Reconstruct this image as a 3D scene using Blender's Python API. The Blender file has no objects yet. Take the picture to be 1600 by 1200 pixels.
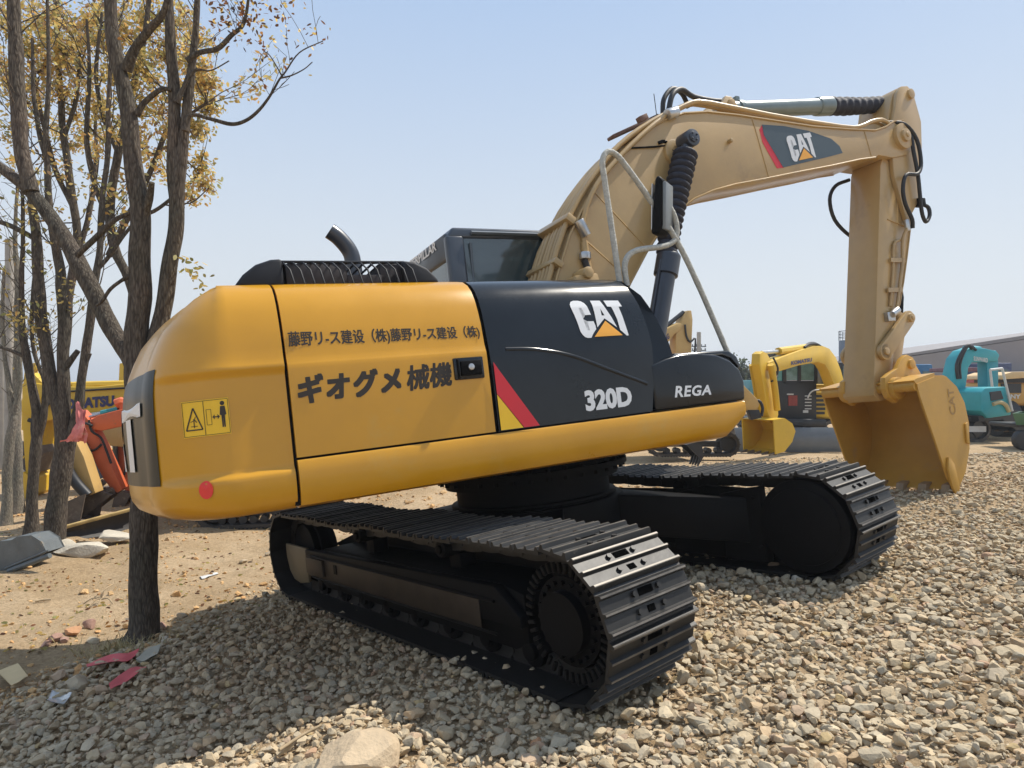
import bpy, bmesh, math, random
import numpy as np
from mathutils import Vector, Matrix, noise
C = bpy.context.scene.collection
SC = bpy.context.scene
PI = math.pi
random.seed(7)
# ---------------------------------------------------------------- camera
F, CZ = 1044.4, 1.6
cam = bpy.data.objects.new('camera', bpy.data.cameras.new('camera'))
cam.data.sensor_width = 36; cam.data.lens = 36*F/1600
cam.data.clip_start = .05; cam.data.clip_end = 4000
cam.location = (0, 0, CZ); cam.rotation_euler = (PI/2, 0, 0)
C.objects.link(cam); SC.camera = cam
# ---------------------------------------------------------------- sky and sun
SUN_EL, SUN_AZ = math.radians(57), math.radians(61)      # azimuth clockwise from +Y
w = bpy.data.worlds.new('World'); SC.world = w; w.use_nodes = True
nt = w.node_tree; bg = nt.nodes['Background']
sky = nt.nodes.new('ShaderNodeTexSky'); sky.sky_type = 'NISHITA'; sky.sun_disc = False
sky.sun_elevation = SUN_EL; sky.sun_rotation = SUN_AZ
sky.air_density = 1.0; sky.dust_density = 2.2; sky.ozone_density = 1.6; sky.altitude = 50
bg.inputs[1].default_value = .1
# pale haze towards the horizon of the sky itself
geo = nt.nodes.new('ShaderNodeTexCoord'); sx_ = nt.nodes.new('ShaderNodeSeparateXYZ'); nt.links.new(geo.outputs['Generated'], sx_.inputs[0])
hr = nt.nodes.new('ShaderNodeValToRGB'); nt.links.new(sx_.outputs['Z'], hr.inputs[0])
hr.color_ramp.interpolation = 'EASE'
hr.color_ramp.elements[0].position = 0; hr.color_ramp.elements[0].color = (1, 1, 1, 1); hr.color_ramp.elements[1].position = .62; hr.color_ramp.elements[1].color = (.85, .85, .85, 1)
hm = nt.nodes.new('ShaderNodeMix'); hm.data_type = 'RGBA'; nt.links.new(hr.outputs[0], hm.inputs[0]); nt.links.new(sky.outputs[0], hm.inputs[6])
hc = nt.nodes.new('ShaderNodeValToRGB'); nt.links.new(sx_.outputs['Z'], hc.inputs[0])
hc.color_ramp.elements[0].position = 0; hc.color_ramp.elements[0].color = (.74, .76, .74, 1); hc.color_ramp.elements[1].position = .5; hc.color_ramp.elements[1].color = (.40, .54, .76, 1)
hs = nt.nodes.new('ShaderNodeVectorMath'); hs.operation = 'SCALE'; hs.inputs[3].default_value = 1/.1; nt.links.new(hc.outputs[0], hs.inputs[0]); nt.links.new(hs.outputs[0], hm.inputs[7])
nt.links.new(hm.outputs[2], bg.inputs[0])
sl = bpy.data.lights.new('sun', 'SUN'); sl.energy = 4.8; sl.angle = math.radians(.5); sl.color = (1, .93, .82)
so = bpy.data.objects.new('sun', sl); C.objects.link(so)
sd = Vector((math.sin(SUN_AZ)*math.cos(SUN_EL), math.cos(SUN_AZ)*math.cos(SUN_EL), math.sin(SUN_EL)))
so.rotation_euler = sd.to_track_quat('Z', 'Y').to_euler(); so.location = (0, 0, 30)
SC.view_settings.view_transform = 'Standard'; SC.view_settings.look = 'None'
SC.view_settings.exposure = .22; SC.view_settings.gamma = 1
SC.cycles.max_bounces = 6; SC.cycles.transparent_max_bounces = 8
# ---------------------------------------------------------------- materials
MATS = {}
def mat(name, col, rough=.5, metal=0, coat=0, var=.12, vscale=6, bump=0, bscale=40, spec=.5, stretch=None, attr=None, col2=None, trans=0, dirt=None, dscale=3, dthr=.58):
    if name in MATS: return MATS[name]
    m = bpy.data.materials.new(name); m.use_nodes = True; MATS[name] = m
    t = m.node_tree; n = t.nodes; L = t.links; b = n['Principled BSDF']
    b.inputs['Roughness'].default_value = rough; b.inputs['Metallic'].default_value = metal
    b.inputs['Coat Weight'].default_value = coat; b.inputs['Coat Roughness'].default_value = .12
    b.inputs['Specular IOR Level'].default_value = spec
    if trans: b.inputs['Transmission Weight'].default_value = trans
    tc = n.new('ShaderNodeTexCoord'); mp = n.new('ShaderNodeMapping'); L.new(tc.outputs['Object'], mp.inputs[0])
    if stretch: mp.inputs['Scale'].default_value = stretch
    nz = n.new('ShaderNodeTexNoise'); nz.inputs['Scale'].default_value = vscale; nz.inputs['Detail'].default_value = 6
    nz.inputs['Roughness'].default_value = .65
    L.new(mp.outputs[0], nz.inputs[0])
    rp = n.new('ShaderNodeValToRGB'); L.new(nz.outputs[0], rp.inputs[0])
    c2 = col2 or tuple(c*(1-var) for c in col); c1 = tuple(min(1, c*(1+var)) for c in col)
    rp.color_ramp.elements[0].position = .3; rp.color_ramp.elements[1].position = .7
    rp.color_ramp.elements[0].color = (*c2, 1); rp.color_ramp.elements[1].color = (*c1, 1)
    out = rp.outputs[0]
    if attr:
        a = n.new('ShaderNodeAttribute'); a.attribute_name = attr
        mx = n.new('ShaderNodeMix'); mx.data_type = 'RGBA'; mx.blend_type = 'MULTIPLY'; mx.inputs[0].default_value = 1
        L.new(out, mx.inputs[6]); L.new(a.outputs['Color'], mx.inputs[7]); out = mx.outputs[2]
    if dirt:
        n2 = n.new('ShaderNodeTexNoise'); n2.inputs['Scale'].default_value = dscale; n2.inputs['Detail'].default_value = 9; n2.inputs['Roughness'].default_value = .7
        L.new(tc.outputs['Object'], n2.inputs[0])
        r2 = n.new('ShaderNodeValToRGB'); r2.color_ramp.elements[0].position = dthr; r2.color_ramp.elements[1].position = dthr+.14
        L.new(n2.outputs[0], r2.inputs[0])
        m2 = n.new('ShaderNodeMix'); m2.data_type = 'RGBA'; L.new(r2.outputs[0], m2.inputs[0]); L.new(out, m2.inputs[6]); m2.inputs[7].default_value = (*dirt, 1)
        out = m2.outputs[2]
    L.new(out, b.inputs['Base Color'])
    mr = n.new('ShaderNodeMapRange'); L.new(nz.outputs[0], mr.inputs[0])
    mr.inputs[3].default_value = max(0, rough-.08); mr.inputs[4].default_value = min(1, rough+.1)
    L.new(mr.outputs[0], b.inputs['Roughness'])
    if bump:
        n3 = n.new('ShaderNodeTexNoise'); n3.inputs['Scale'].default_value = bscale; n3.inputs['Detail'].default_value = 8; L.new(mp.outputs[0], n3.inputs[0])
        bp = n.new('ShaderNodeBump'); bp.inputs['Strength'].default_value = bump; bp.inputs['Distance'].default_value = .02
        L.new(n3.outputs[0], bp.inputs['Height']); L.new(bp.outputs[0], b.inputs['Normal'])
    return m
def pieces(spec, name, m, fn, **k):      # each group of cylinders (a, b, r) or boxes (c, d) becomes one object
    for grp in spec:
        mb = MB()
        for q in grp: (mb.cyl(*q) if len(q) == 4 else mb.box(*q))
        fn(mb, name, m, **k)
# ---------------------------------------------------------------- mesh building helpers
class MB:
    def __init__(s): s.v = []; s.f = []; s.m = []; s.mi = 0
    def add(s, vs, fs):
        b = len(s.v); s.v += [tuple(v) for v in vs]; s.f += [tuple(b+i for i in f) for f in fs]; s.m += [s.mi]*len(fs)
    def box(s, c, d, M=None):
        x, y, z = [k/2 for k in d]; c = Vector(c)
        vs = [Vector(q) for q in ((-x,-y,-z),(x,-y,-z),(x,y,-z),(-x,y,-z),(-x,-y,z),(x,-y,z),(x,y,z),(-x,y,z))]
        vs = [(M @ q if M else q)+c for q in vs]
        s.add(vs, [(3,2,1,0),(4,5,6,7),(0,1,5,4),(1,2,6,5),(2,3,7,6),(3,0,4,7)])
    def prism(s, pts, y0, y1, ax='y'):
        n = len(pts)
        def P(p, y): return (p[0], y, p[1]) if ax == 'y' else ((y, p[0], p[1]) if ax == 'x' else (p[0], p[1], y))
        a = sum(pts[i][0]*pts[(i+1)%n][1]-pts[(i+1)%n][0]*pts[i][1] for i in range(n))
        if a < 0: pts = pts[::-1]
        vs = [P(p, y0) for p in pts]+[P(p, y1) for p in pts]
        fs = [tuple(range(n)), tuple(range(2*n-1, n-1, -1))]+[(i, n+i, n+(i+1)%n, (i+1)%n) for i in range(n)]
        s.add(vs, fs)
    def tube(s, pts, r, n=10, caps=True):
        pts = [Vector(p) for p in pts]; R = r if isinstance(r, (list, tuple)) else [r]*len(pts)
        t0 = (pts[1]-pts[0]).normalized(); u = t0.orthogonal().normalized(); vs = []
        for i, p in enumerate(pts):
            if i == 0: t = t0
            elif i == len(pts)-1: t = (pts[i]-pts[i-1]).normalized()
            else:
                t = (pts[i+1]-pts[i]).normalized()+(pts[i]-pts[i-1]).normalized()
                t = t.normalized() if t.length > 1e-6 else t0
            u = (u-t*u.dot(t)); u = u.normalized() if u.length > 1e-6 else t.orthogonal().normalized()
            v = t.cross(u)
            for k in range(n):
                a = 2*PI*k/n; vs.append(p+(u*math.cos(a)+v*math.sin(a))*R[i])
        fs = [(i*n+k, i*n+(k+1)%n, (i+1)*n+(k+1)%n, (i+1)*n+k) for i in range(len(pts)-1) for k in range(n)]
        if caps: fs += [tuple(range(n-1, -1, -1)), tuple((len(pts)-1)*n+k for k in range(n))]
        s.add(vs, fs)
    def cyl(s, a, b, r, n=20): s.tube([a, b], r, n)
    def grid(s, P, close=False):
        nu = len(P); nv = len(P[0]); vs = [q for row in P for q in row]; fs = []
        for i in range(nu-(0 if close else 1)):
            for j in range(nv-1):
                a = i*nv+j; b = ((i+1)%nu)*nv+j; fs.append((a, b, b+1, a+1))
        s.add(vs, fs)
    def build(s, name, ms, parent=None, M=None, smooth=30, bevel=0, off=None, seg=2, fixn=False):
        me = bpy.data.meshes.new(name)
        v = s.v
        if off is not None: v = [(a[0]-off[0], a[1]-off[1], a[2]-off[2]) for a in v]
        me.from_pydata(v, [], s.f)
        for m in (ms if isinstance(ms, (list, tuple)) else [ms]): me.materials.append(m)
        me.polygons.foreach_set('material_index', s.m)
        if fixn or bevel:
            bm = bmesh.new(); bm.from_mesh(me)
            bmesh.ops.recalc_face_normals(bm, faces=bm.faces)
            if bevel:
                es = [e for e in bm.edges if len(e.link_faces) == 2 and e.calc_face_angle(0) > .5]
                bmesh.ops.bevel(bm, geom=es, offset=bevel, segments=seg, affect='EDGES', profile=.5, clamp_overlap=True)
            bm.to_mesh(me); bm.free()
        if smooth: me.shade_smooth()
        if smooth: me.set_sharp_from_angle(angle=math.radians(smooth))
        o = bpy.data.objects.new(name, me); C.objects.link(o)
        if parent: o.parent = parent
        if M is not None: o.matrix_basis = M
        return o
def tag(o, label=None, cat=None, group=None, kind=None):
    if label: o['label'] = label
    if cat: o['category'] = cat
    if group: o['group'] = group
    if kind: o['kind'] = kind
    return o
def empty(name, loc, label, cat, group=None):
    o = bpy.data.objects.new(name, None); o.location = loc; o.empty_display_size = .2; C.objects.link(o)
    return tag(o, label, cat, group)
def at(x, y, Y): return Vector(((x-800)/F*Y, Y, CZ-(y-600)/F*Y))          # photo pixel + distance -> world point
def vplane(x, y, P0, ang):                                              # photo pixel -> point on a vertical plane through P0 running along ang
    n = Vector((-math.sin(ang), math.cos(ang), 0)); d = Vector(((x-800)/F, 1, -(y-600)/F))
    t = n.dot(Vector(P0)-Vector((0, 0, CZ)))/n.dot(d); return Vector((0, 0, CZ))+d*t
def smooth_pts(pts, k=3):                                               # Catmull-Rom through points
    pts = [Vector(p) for p in pts]; P = [pts[0]*2-pts[1]]+pts+[pts[-1]*2-pts[-2]]; out = []
    for i in range(1, len(P)-2):
        for j in range(k):
            t = j/k; a, b, c, d = P[i-1:i+3]
            out.append(.5*((2*b)+(c-a)*t+(2*a-5*b+4*c-d)*t*t+(-a+3*b-3*c+d)*t**3))
    return out+[pts[-1]]
def text_mesh(body, size, bold=0, xs=1.0, shear=0, cut=.05, space=1.0):
    """flat text in (x, y), width and height normalised by its own bounds; returns verts2d, faces"""
    cu = bpy.data.curves.new('t', 'FONT'); cu.body = body; cu.size = 1; cu.offset = bold; cu.shear = shear; cu.resolution_u = 3; cu.space_character = space
    o = bpy.data.objects.new('t', cu); C.objects.link(o)
    dg = bpy.context.evaluated_depsgraph_get(); me = bpy.data.meshes.new_from_object(o.evaluated_get(dg))
    bpy.data.objects.remove(o); bpy.data.curves.remove(cu)
    bm = bmesh.new(); bm.from_mesh(me); bpy.data.meshes.remove(me)
    bmesh.ops.remove_doubles(bm, verts=bm.verts, dist=1e-5)
    bmesh.ops.triangulate(bm, faces=bm.faces)
    x0 = min(v.co.x for v in bm.verts); x1 = max(v.co.x for v in bm.verts)
    y0 = min(v.co.y for v in bm.verts); y1 = max(v.co.y for v in bm.verts)
    for v in bm.verts:
        v.co.x = (v.co.x-x0)/(x1-x0); v.co.y = (v.co.y-y0)/(y1-y0); v.co.z = 0
    if cut:
        k = cut
        while k < 1:
            bmesh.ops.bisect_plane(bm, geom=bm.verts[:]+bm.edges[:]+bm.faces[:], plane_co=(0, k, 0), plane_no=(0, 1, 0)); k += cut
    bmesh.ops.triangulate(bm, faces=bm.faces)
    bm.verts.index_update()
    V = [(v.co.x, v.co.y) for v in bm.verts]; Fc = [[v.index for v in f.verts] for f in bm.faces]; bm.free()
    return V, Fc
def quad_map(q):   # q: corners BL, BR, TR, TL (2-D) -> f(u, v)
    return lambda u, v: tuple((q[0][i]*(1-u)+q[1][i]*u)*(1-v)+(q[3][i]*(1-u)+q[2][i]*u)*v for i in range(2))
# ---------------------------------------------------------------- ground
OX, OY, OZ = .26, 5.426, CZ-1.626
def sstep(a, b, x):
    t = max(0, min(1, (x-a)/(b-a))); return t*t*(3-2*t)
def G0(X, Y):
    xs = max(-3.6, min(6.5, X-OX)); xs = xs if xs > -2.6 else -2.6+(xs+2.6)*.5
    zp = OZ+.121*xs-.04*max(-4, min(5, Y-OY))
    k = sstep(8.5, 17, Y); zf = -.16 if X > 0 else -.42
    zf = -.42+.26*sstep(-8, 3, X)
    return zp*(1-k)+zf*k
def gravel_edge(Y): return -3.15+.33*(Y-4) if Y < 9 else -1.5+(Y-9)*.5
def G(X, Y):
    z = G0(X, Y); d = X-gravel_edge(Y)
    e = sstep(-.5, .3, d)
    n = noise.noise((X*.7, Y*.7, 1.3))*.035+noise.noise((X*2.3, Y*2.3, 4.1))*.014
    z += n*min(1, max(.35, 1-abs(X-1)*0.02))
    if d < .3: z += (1-e)*(noise.noise((X*5, Y*5, 9))*.022+abs(noise.noise((X*1.6, Y*3.1, 2)))*.05-.03)
    # low bank of soil pushed up along the dirt track at the left
    z += .05*math.exp(-((X+3.9+(Y-4.6)*-.2)/.25)**2)*sstep(3, 4, Y)*(1-sstep(6, 7.5, Y))
    if d < .3 and Y < 20: z += (1-e)*.03*math.sin((X+Y*.55)*3.1+noise.noise((X*.6, Y*.6, 2))*2)
    if Y > 17: z += noise.noise((X*.05, Y*.05, 0))*.2*sstep(17, 40, Y)
    return z
def axis(a, b, s, lo, hi, g=1.16):
    r = [a+i*s for i in range(int((b-a)/s)+1)]; st = s; x = r[-1]
    while x < hi: st *= g; x += st; r.append(x)
    st = s; x = r[0]; l = []
    while x > lo: st *= g; x -= st; l.append(x)
    return l[::-1]+r
AX = axis(-8, 9, .075, -900, 900); AY = axis(1.5, 12, .075, -60, 1500)
g = MB(); g.grid([[(x, y, G(x, y)) for y in AY] for x in AX])
m = bpy.data.materials.new('ground_soil'); m.use_nodes = True; t = m.node_tree; n = t.nodes; L = t.links; b = n['Principled BSDF']; b.inputs['Roughness'].default_value = .95; b.inputs['Specular IOR Level'].default_value = .15
tc = n.new('ShaderNodeTexCoord')
def nz(s, d=8, r=.6):
    q = n.new('ShaderNodeTexNoise'); q.inputs['Scale'].default_value = s; q.inputs['Detail'].default_value = d; q.inputs['Roughness'].default_value = r; L.new(tc.outputs['Object'], q.inputs[0]); return q.outputs[0]
def ramp(i, p0, c0, p1, c1):
    q = n.new('ShaderNodeValToRGB'); q.color_ramp.elements[0].position = p0; q.color_ramp.elements[1].position = p1
    q.color_ramp.elements[0].color = (*c0, 1); q.color_ramp.elements[1].color = (*c1, 1); L.new(i, q.inputs[0]); return q.outputs[0]
def mixc(fac, a, bb, bt='MIX'):
    q = n.new('ShaderNodeMix'); q.data_type = 'RGBA'; q.blend_type = bt
    if isinstance(fac, float): q.inputs[0].default_value = fac
    else: L.new(fac, q.inputs[0])
    L.new(a, q.inputs[6]); L.new(bb, q.inputs[7]); return q.outputs[2]
c1 = ramp(nz(1.1), .35, (.50, .36, .21), .68, (.66, .50, .32))
c2 = ramp(nz(26, 10, .75), .35, (.55, .52, .47), .60, (1, 1, 1))
cc = mixc(.8, c1, c2, 'MULTIPLY')
vo = n.new('ShaderNodeTexVoronoi'); vo.inputs['Scale'].default_value = 31; L.new(tc.outputs['Object'], vo.inputs[0])
cc = mixc(.12, cc, ramp(vo.outputs['Distance'], .0, (1, 1, 1), .5, (.45, .42, .4)), 'MULTIPLY')
L.new(cc, b.inputs['Base Color'])
bp = n.new('ShaderNodeBump'); bp.inputs['Strength'].default_value = .9; bp.inputs['Distance'].default_value = .03
ad = n.new('ShaderNodeMath'); ad.operation = 'ADD'; L.new(nz(18, 10, .7), ad.inputs[0]); L.new(nz(70, 6, .7), ad.inputs[1])
L.new(ad.outputs[0], bp.inputs['Height']); L.new(bp.outputs[0], b.inputs['Normal'])
go = g.build('ground', m, smooth=180); tag(go, kind='structure')
# stones: many prototypes of crushed rock laid out with numpy, one colour value per stone
def protos(sub, k, seed):
    out = []
    rnd = random.Random(seed)
    for i in range(k):
        bm = bmesh.new(); bmesh.ops.create_icosphere(bm, subdivisions=sub, radius=1)
        for v in bm.verts: v.co *= 1+.28*noise.noise(v.co*1.1+Vector((i*7.1, 0, 3)))
        for _ in range(13):                           # knock flat facets off it
            d = Vector((rnd.gauss(0, 1), rnd.gauss(0, 1), rnd.gauss(0, 1))).normalized(); h = rnd.uniform(.42, .80)
            for v in bm.verts:
                e = v.co.dot(d)-h
                if e > 0: v.co -= d*e*.98
        bm.verts.index_update()
        out.append((np.array([v.co[:] for v in bm.verts]), np.array([[v.index for v in f.verts] for f in bm.faces]))); bm.free()
    return out
P2 = protos(2, 10, 3); P1 = protos(1, 10, 5)
rng = np.random.default_rng(4)
def scatter(name, pts, sizes, cols, prot, matl, squash=(.55, .85), smooth=25):
    VV = []; FF = []; CL = []; base = 0
    for i, (p, s) in enumerate(zip(pts, sizes)):
        pv, pf = prot[i % len(prot)]
        q = rng.normal(size=4); q /= np.linalg.norm(q); a, b_, c_, d_ = q
        R = np.array([[1-2*(c_*c_+d_*d_), 2*(b_*c_-d_*a), 2*(b_*d_+c_*a)], [2*(b_*c_+d_*a), 1-2*(b_*b_+d_*d_), 2*(c_*d_-b_*a)], [2*(b_*d_-c_*a), 2*(c_*d_+b_*a), 1-2*(b_*b_+c_*c_)]])
        sc = np.array([1, rng.uniform(.65, .95), rng.uniform(*squash)])*s/2
        v = (pv*sc)@R.T; v[:, 2] *= .72; v += p
        VV.append(v); FF.append(pf+base); base += len(pv); CL.append(np.repeat(cols[i:i+1], len(pv), 0))
    V = np.concatenate(VV).astype(np.float32); Fc = np.concatenate(FF).astype(np.int32); Cc = np.concatenate(CL).astype(np.float32)
    me = bpy.data.meshes.new(name); me.vertices.add(len(V)); me.vertices.foreach_set('co', V.ravel())
    me.loops.add(len(Fc)*3); me.loops.foreach_set('vertex_index', Fc.ravel())
    me.polygons.add(len(Fc)); me.polygons.foreach_set('loop_start', np.arange(0, len(Fc)*3, 3, dtype=np.int32)); me.polygons.foreach_set('loop_total', np.full(len(Fc), 3, dtype=np.int32))
    me.update(calc_edges=True); me.validate()
    at_ = me.color_attributes.new('tone', 'FLOAT_COLOR', 'POINT')
    at_.data.foreach_set('color', np.concatenate([Cc, np.ones((len(Cc), 1), np.float32)], 1).ravel())
    me.materials.append(matl)
    if smooth: me.shade_smooth(); me.set_sharp_from_angle(angle=math.radians(smooth))
    o = bpy.data.objects.new(name, me); C.objects.link(o); return o
def tones(k, spread=1.0):
    base = np.array([[1, .93, .80], [1, .96, .86], [.92, .90, .84], [1, .86, .70], [.93, .80, .72], [.82, .82, .78], [.86, .66, .56], [1, .88, .62]])
    w_ = np.array([.30, .28, .17, .12, .05, .06, .005, .015])
    c = base[rng.choice(len(base), k, p=w_/w_.sum())]*rng.uniform(.84, 1.08, (k, 1)); return np.clip(c*spread, 0, 1.3)
gm = mat('crushed_stone', (.50, .43, .33), rough=.95, var=.14, vscale=24, bump=.3, bscale=70, attr='tone', spec=.15)
def inview(X, Y, m=.32): return abs(X) < Y*(800/F+m)+.7
nearp, nears, farp, fars = [], [], [], []
Y = 2.2
while Y < 14.5:
    st = .040 if Y < 4 else (.044 if Y < 6 else (.055 if Y < 8 else (.085 if Y < 10.5 else .11)))
    X = -4.2
    while X < 13:
        x = X+random.uniform(-.5, .5)*st; y = Y+random.uniform(-.5, .5)*st; X += st
        d = x-gravel_edge(y)+noise.noise((x*1.5, y*1.5, 7))*.35
        if not inview(x, y): continue
        pr = sstep(-.28, .25, d)
        if y > 9: pr *= 1-.8*sstep(10.5, 14.5, y)
        if y > 8.5 and x < 2.2: pr *= .4
        if random.random() > pr: continue
        s = math.exp(random.gauss(math.log(.056), .33)); s = max(.024, min(.13, s))
        if y > 8: s = max(s, .055)
        z = G(x, y)+s*random.uniform(-.02, .22)+(random.random() < .4)*.02
        (nearp if y < 5.2 else farp).append((x, y, z)); (nears if y < 5.2 else fars).append(s)
    Y += st
allp = [nearp, farp]
so1 = scatter('gravel', np.array(nearp+farp), nears+fars, tones(len(nearp)+len(farp)), None or P1, gm, smooth=22) if False else None
def merge_scatter():
    a = scatter('gravel', np.array(nearp), nears, tones(len(nearp)), P2, gm, smooth=17)
    b_ = scatter('gravel_far', np.array(farp), fars, tones(len(farp)), P1, gm, smooth=12)
    return a, b_
ga, gb = merge_scatter()
tag(ga, 'loose tan crushed stone under and around the near crawler track', 'gravel', kind='stuff')
tag(gb, 'loose tan crushed stone spreading away behind the big digger', 'gravel', kind='stuff')
fp, fs = [], []
for _ in range(17000):                                # fines and chips between the stones
    y = 2.2+random.random()**1.3*4.6; x = random.uniform(-y*1.0, y*1.05); d = x-gravel_edge(y)
    if d < -.1 or not inview(x, y): continue
    s = random.uniform(.010, .030); fp.append((x, y, G(x, y)+random.uniform(.0, .022))); fs.append(s)
gc = scatter('gravel_fines', np.array(fp), fs, tones(len(fp)), P1, gm, smooth=12)
tag(gc, 'dusty chips and fines between the larger crushed stones near the camera', 'gravel', kind='stuff')
# small clods and broken stone lying on the dirt
dp, ds = [], []
for _ in range(15000):
    y = 3.2+random.random()**1.5*13; x = random.uniform(-y*1.0, 2.5 if y > 7 else gravel_edge(y)+.2)
    if not inview(x, y): continue
    cl = noise.noise((x*.9, y*.9, 20))
    edge = abs(x-gravel_edge(y)); 
    rut = math.sin((x+y*.55)*3.1+noise.noise((x*.6, y*.6, 2))*2)
    pr = .10+max(0, cl)*1.3+(.5 if edge < .45 else 0)+max(0, rut-.35)*.5
    if y > 9: pr += .3
    if random.random() > pr: continue
    s = min(.22, math.exp(random.gauss(math.log(.024), .6)));
    if y > 9: s *= 1.6
    dp.append((x, y, G(x, y)+s*.12)); ds.append(s)
tt = tones(len(dp)); tt *= np.array([[1.0, .88, .74]])
dm = mat('soil_clods', (.60, .46, .30), rough=.95, var=.3, vscale=20, bump=.6, bscale=50, attr='tone', spec=.1)
do = scatter('rubble', np.array(dp), ds, tt, P1, dm, smooth=22)
tag(do, 'scattered clods and small stones on the bare dirt at the left', 'rubble', kind='stuff')
# ---------------------------------------------------------------- the big excavator
YW = mat('machine_yellow', (.58, .282, .008), rough=.3, coat=.3, var=.07, vscale=2, bump=.06, bscale=1.6, dirt=(.54, .31, .05), dscale=1.3, dthr=.60)
YB = mat('boom_yellow_hazed', (.44, .295, .125), rough=.38, coat=.25, var=.08, vscale=2.5, bump=.03, dirt=(.35, .235, .11), dscale=1.7, dthr=.57)  # paler than the body yellow: lens haze mixed into the colour
YK = mat('bucket_yellow', (.52, .29, .05), rough=.45, coat=.1, var=.08, vscale=3, bump=.05, dirt=(.42, .27, .12), dscale=2.5, dthr=.62)
BK = mat('black_panel', (.011, .014, .018), rough=.16, spec=.3, coat=.22, var=.2, vscale=2)
BD = mat('black_steel', (.0045, .0045, .005), rough=.6, var=.3, vscale=8, bump=.05, spec=.12)
SH = mat('shoe_steel', (.02, .0195, .019), rough=.5, coat=0, metal=.15, var=.35, vscale=9, bump=.06, dirt=(.12, .10, .075), dscale=11, dthr=.63)
RB = mat('black_rubber', (.018, .018, .02), rough=.55, var=.2, vscale=12, bump=.1)
BG_ = mat('bellows_fabric', (.02, .022, .035), rough=.7, var=.3, vscale=14, bump=.3)
BC = mat('boom_cylinder_black', (.03, .035, .048), rough=.35, coat=.3, var=.15)
CH = mat('grey_cylinder', (.16, .2, .2), rough=.3, metal=.2, coat=.2, var=.1)
ST = mat('bare_steel', (.5, .5, .5), rough=.3, metal=.9, var=.2)
WR = mat('wrapped_rail', (.42, .42, .38), rough=.7, var=.25, vscale=30, bump=.5, bscale=60)
GL = mat('tinted_glass', (.05, .075, .08), rough=.06, coat=.8, var=.1, spec=.8)
LW = mat('letter_white', (.72, .74, .76), rough=.35, var=.03)
LB = mat('letter_black', (.03, .022, .015), rough=.5, var=.1)
RD = mat('decal_red', (.62, .02, .035), rough=.35, var=.04)
YD = mat('decal_yellow', (.85, .52, .02), rough=.35, var=.04)
OD = mat('decal_orange', (.85, .40, .05), rough=.35, var=.04)
def R(ax, a): return Matrix.Rotation(a, 4, ax)
tA, tB, yaw, SW = -0.0405770, -0.1163842, -0.8911544, 1.3707737
ex = empty('crawler_excavator', (OX, OY, OZ), 'large yellow and black crawler excavator on the gravel, boom reaching over to a grounded bucket', 'excavator')
ex.matrix_basis = Matrix.Translation((OX, OY, OZ)) @ R('Y', tB) @ R('X', tA) @ R('Z', yaw)
UP = R('Z', SW); ID = Matrix.Identity(4)
def ub(mb, name, m, **k): return mb.build(name, m, ex, UP, **k)
def sub(mb, name, m, par, **k): return mb.build(name, m, par, ID, **k)
YS = -1.37
PROF = [(1.0, 0), (1.74, 0), (1.785, .003), (1.80, .009), (1.83, .018), (1.95, .034), (2.03, .055), (2.10, .08), (2.16, .115), (2.205, .16), (2.24, .225), (2.262, .31), (2.27, .42)]
def ins(z):
    for (a, b), (c, d) in zip(PROF, PROF[1:]):
        if z <= c: return b+(d-b)*max(0, (z-a))/(c-a)
    return PROF[-1][1]
PROF2 = [(1.0, 0), (1.62, 0), (1.74, .006), (1.85, .02), (1.95, .038)]+PROF[6:]
def ins2(z):
    for (a, b), (c, d) in zip(PROF2, PROF2[1:]):
        if z <= c: return b+(d-b)*max(0, (z-a))/(c-a)
    return PROF2[-1][1]
def side(x, z, off=0): return (x, YS+ins(z)-off, z)
def zs(a, b): return [a]+[z for z, _ in PROF if a+.004 < z < b-.004]+[b]
# counterweight -------------------------------------------------
NC = 15; PS = 3+int(.66*NC)
def cw_plan():
    pts = [(-2.05, YS), (-2.16, YS), (-2.28, YS+.004)]
    for k in range(1, NC):                                          # rounded corner
        a = PI/2*k/NC; pts.append((-2.28-.42*math.sin(a), YS+.42-.42*math.cos(a)))
    for k in range(0, 13):
        y = -.95+.95*k/12; pts.append((-2.705-.125*math.cos(y/.95*PI/2)**.8, y))
    h = pts[:]; return h+[(x, -y) for x, y in h[-2::-1]]
PL = cw_plan(); NPL = []
for i in range(len(PL)):
    a = Vector(PL[max(0, i-1)]); b = Vector(PL[min(len(PL)-1, i+1)]); d = (b-a).normalized()
    n_ = Vector((d.y, -d.x))
    if n_.dot(Vector(PL[i])-Vector((-1.6, 0))) < 0: n_ = -n_
    NPL.append(n_)
NPL[0] = Vector((0, -1)); NPL[-1] = Vector((0, 1))
BOT = [(1.06, .16), (1.065, .1), (1.085, .05), (1.115, .02), (1.16, .004), (1.2, 0)]
REAR = [(1.2, 0), (1.6, 0), (1.72, .006), (1.81, .022), (1.92, .06), (2.03, .115), (2.12, .19), (2.19, .275), (2.235, .36), (2.262, .44), (2.27, .52)]
def rr(z):
    for (a, b), (c, d) in zip(REAR, REAR[1:]):
        if z <= c: return b+(d-b)*max(0, (z-a))/(c-a)
    return .52
cz = [z for z, _ in BOT]+[1.235, 1.25, 1.26, 1.268, 1.276, 1.285, 1.3, 1.4, 1.5, 1.6, 1.66, 1.7, 1.735, 1.748, 1.76, 1.772, 1.785, 1.80, 1.83, 1.88, 1.95, 2.0, 2.03, 2.07, 2.10, 2.13, 2.16, 2.19, 2.205, 2.225, 2.24, 2.252, 2.262, 2.268, 2.27]
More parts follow.
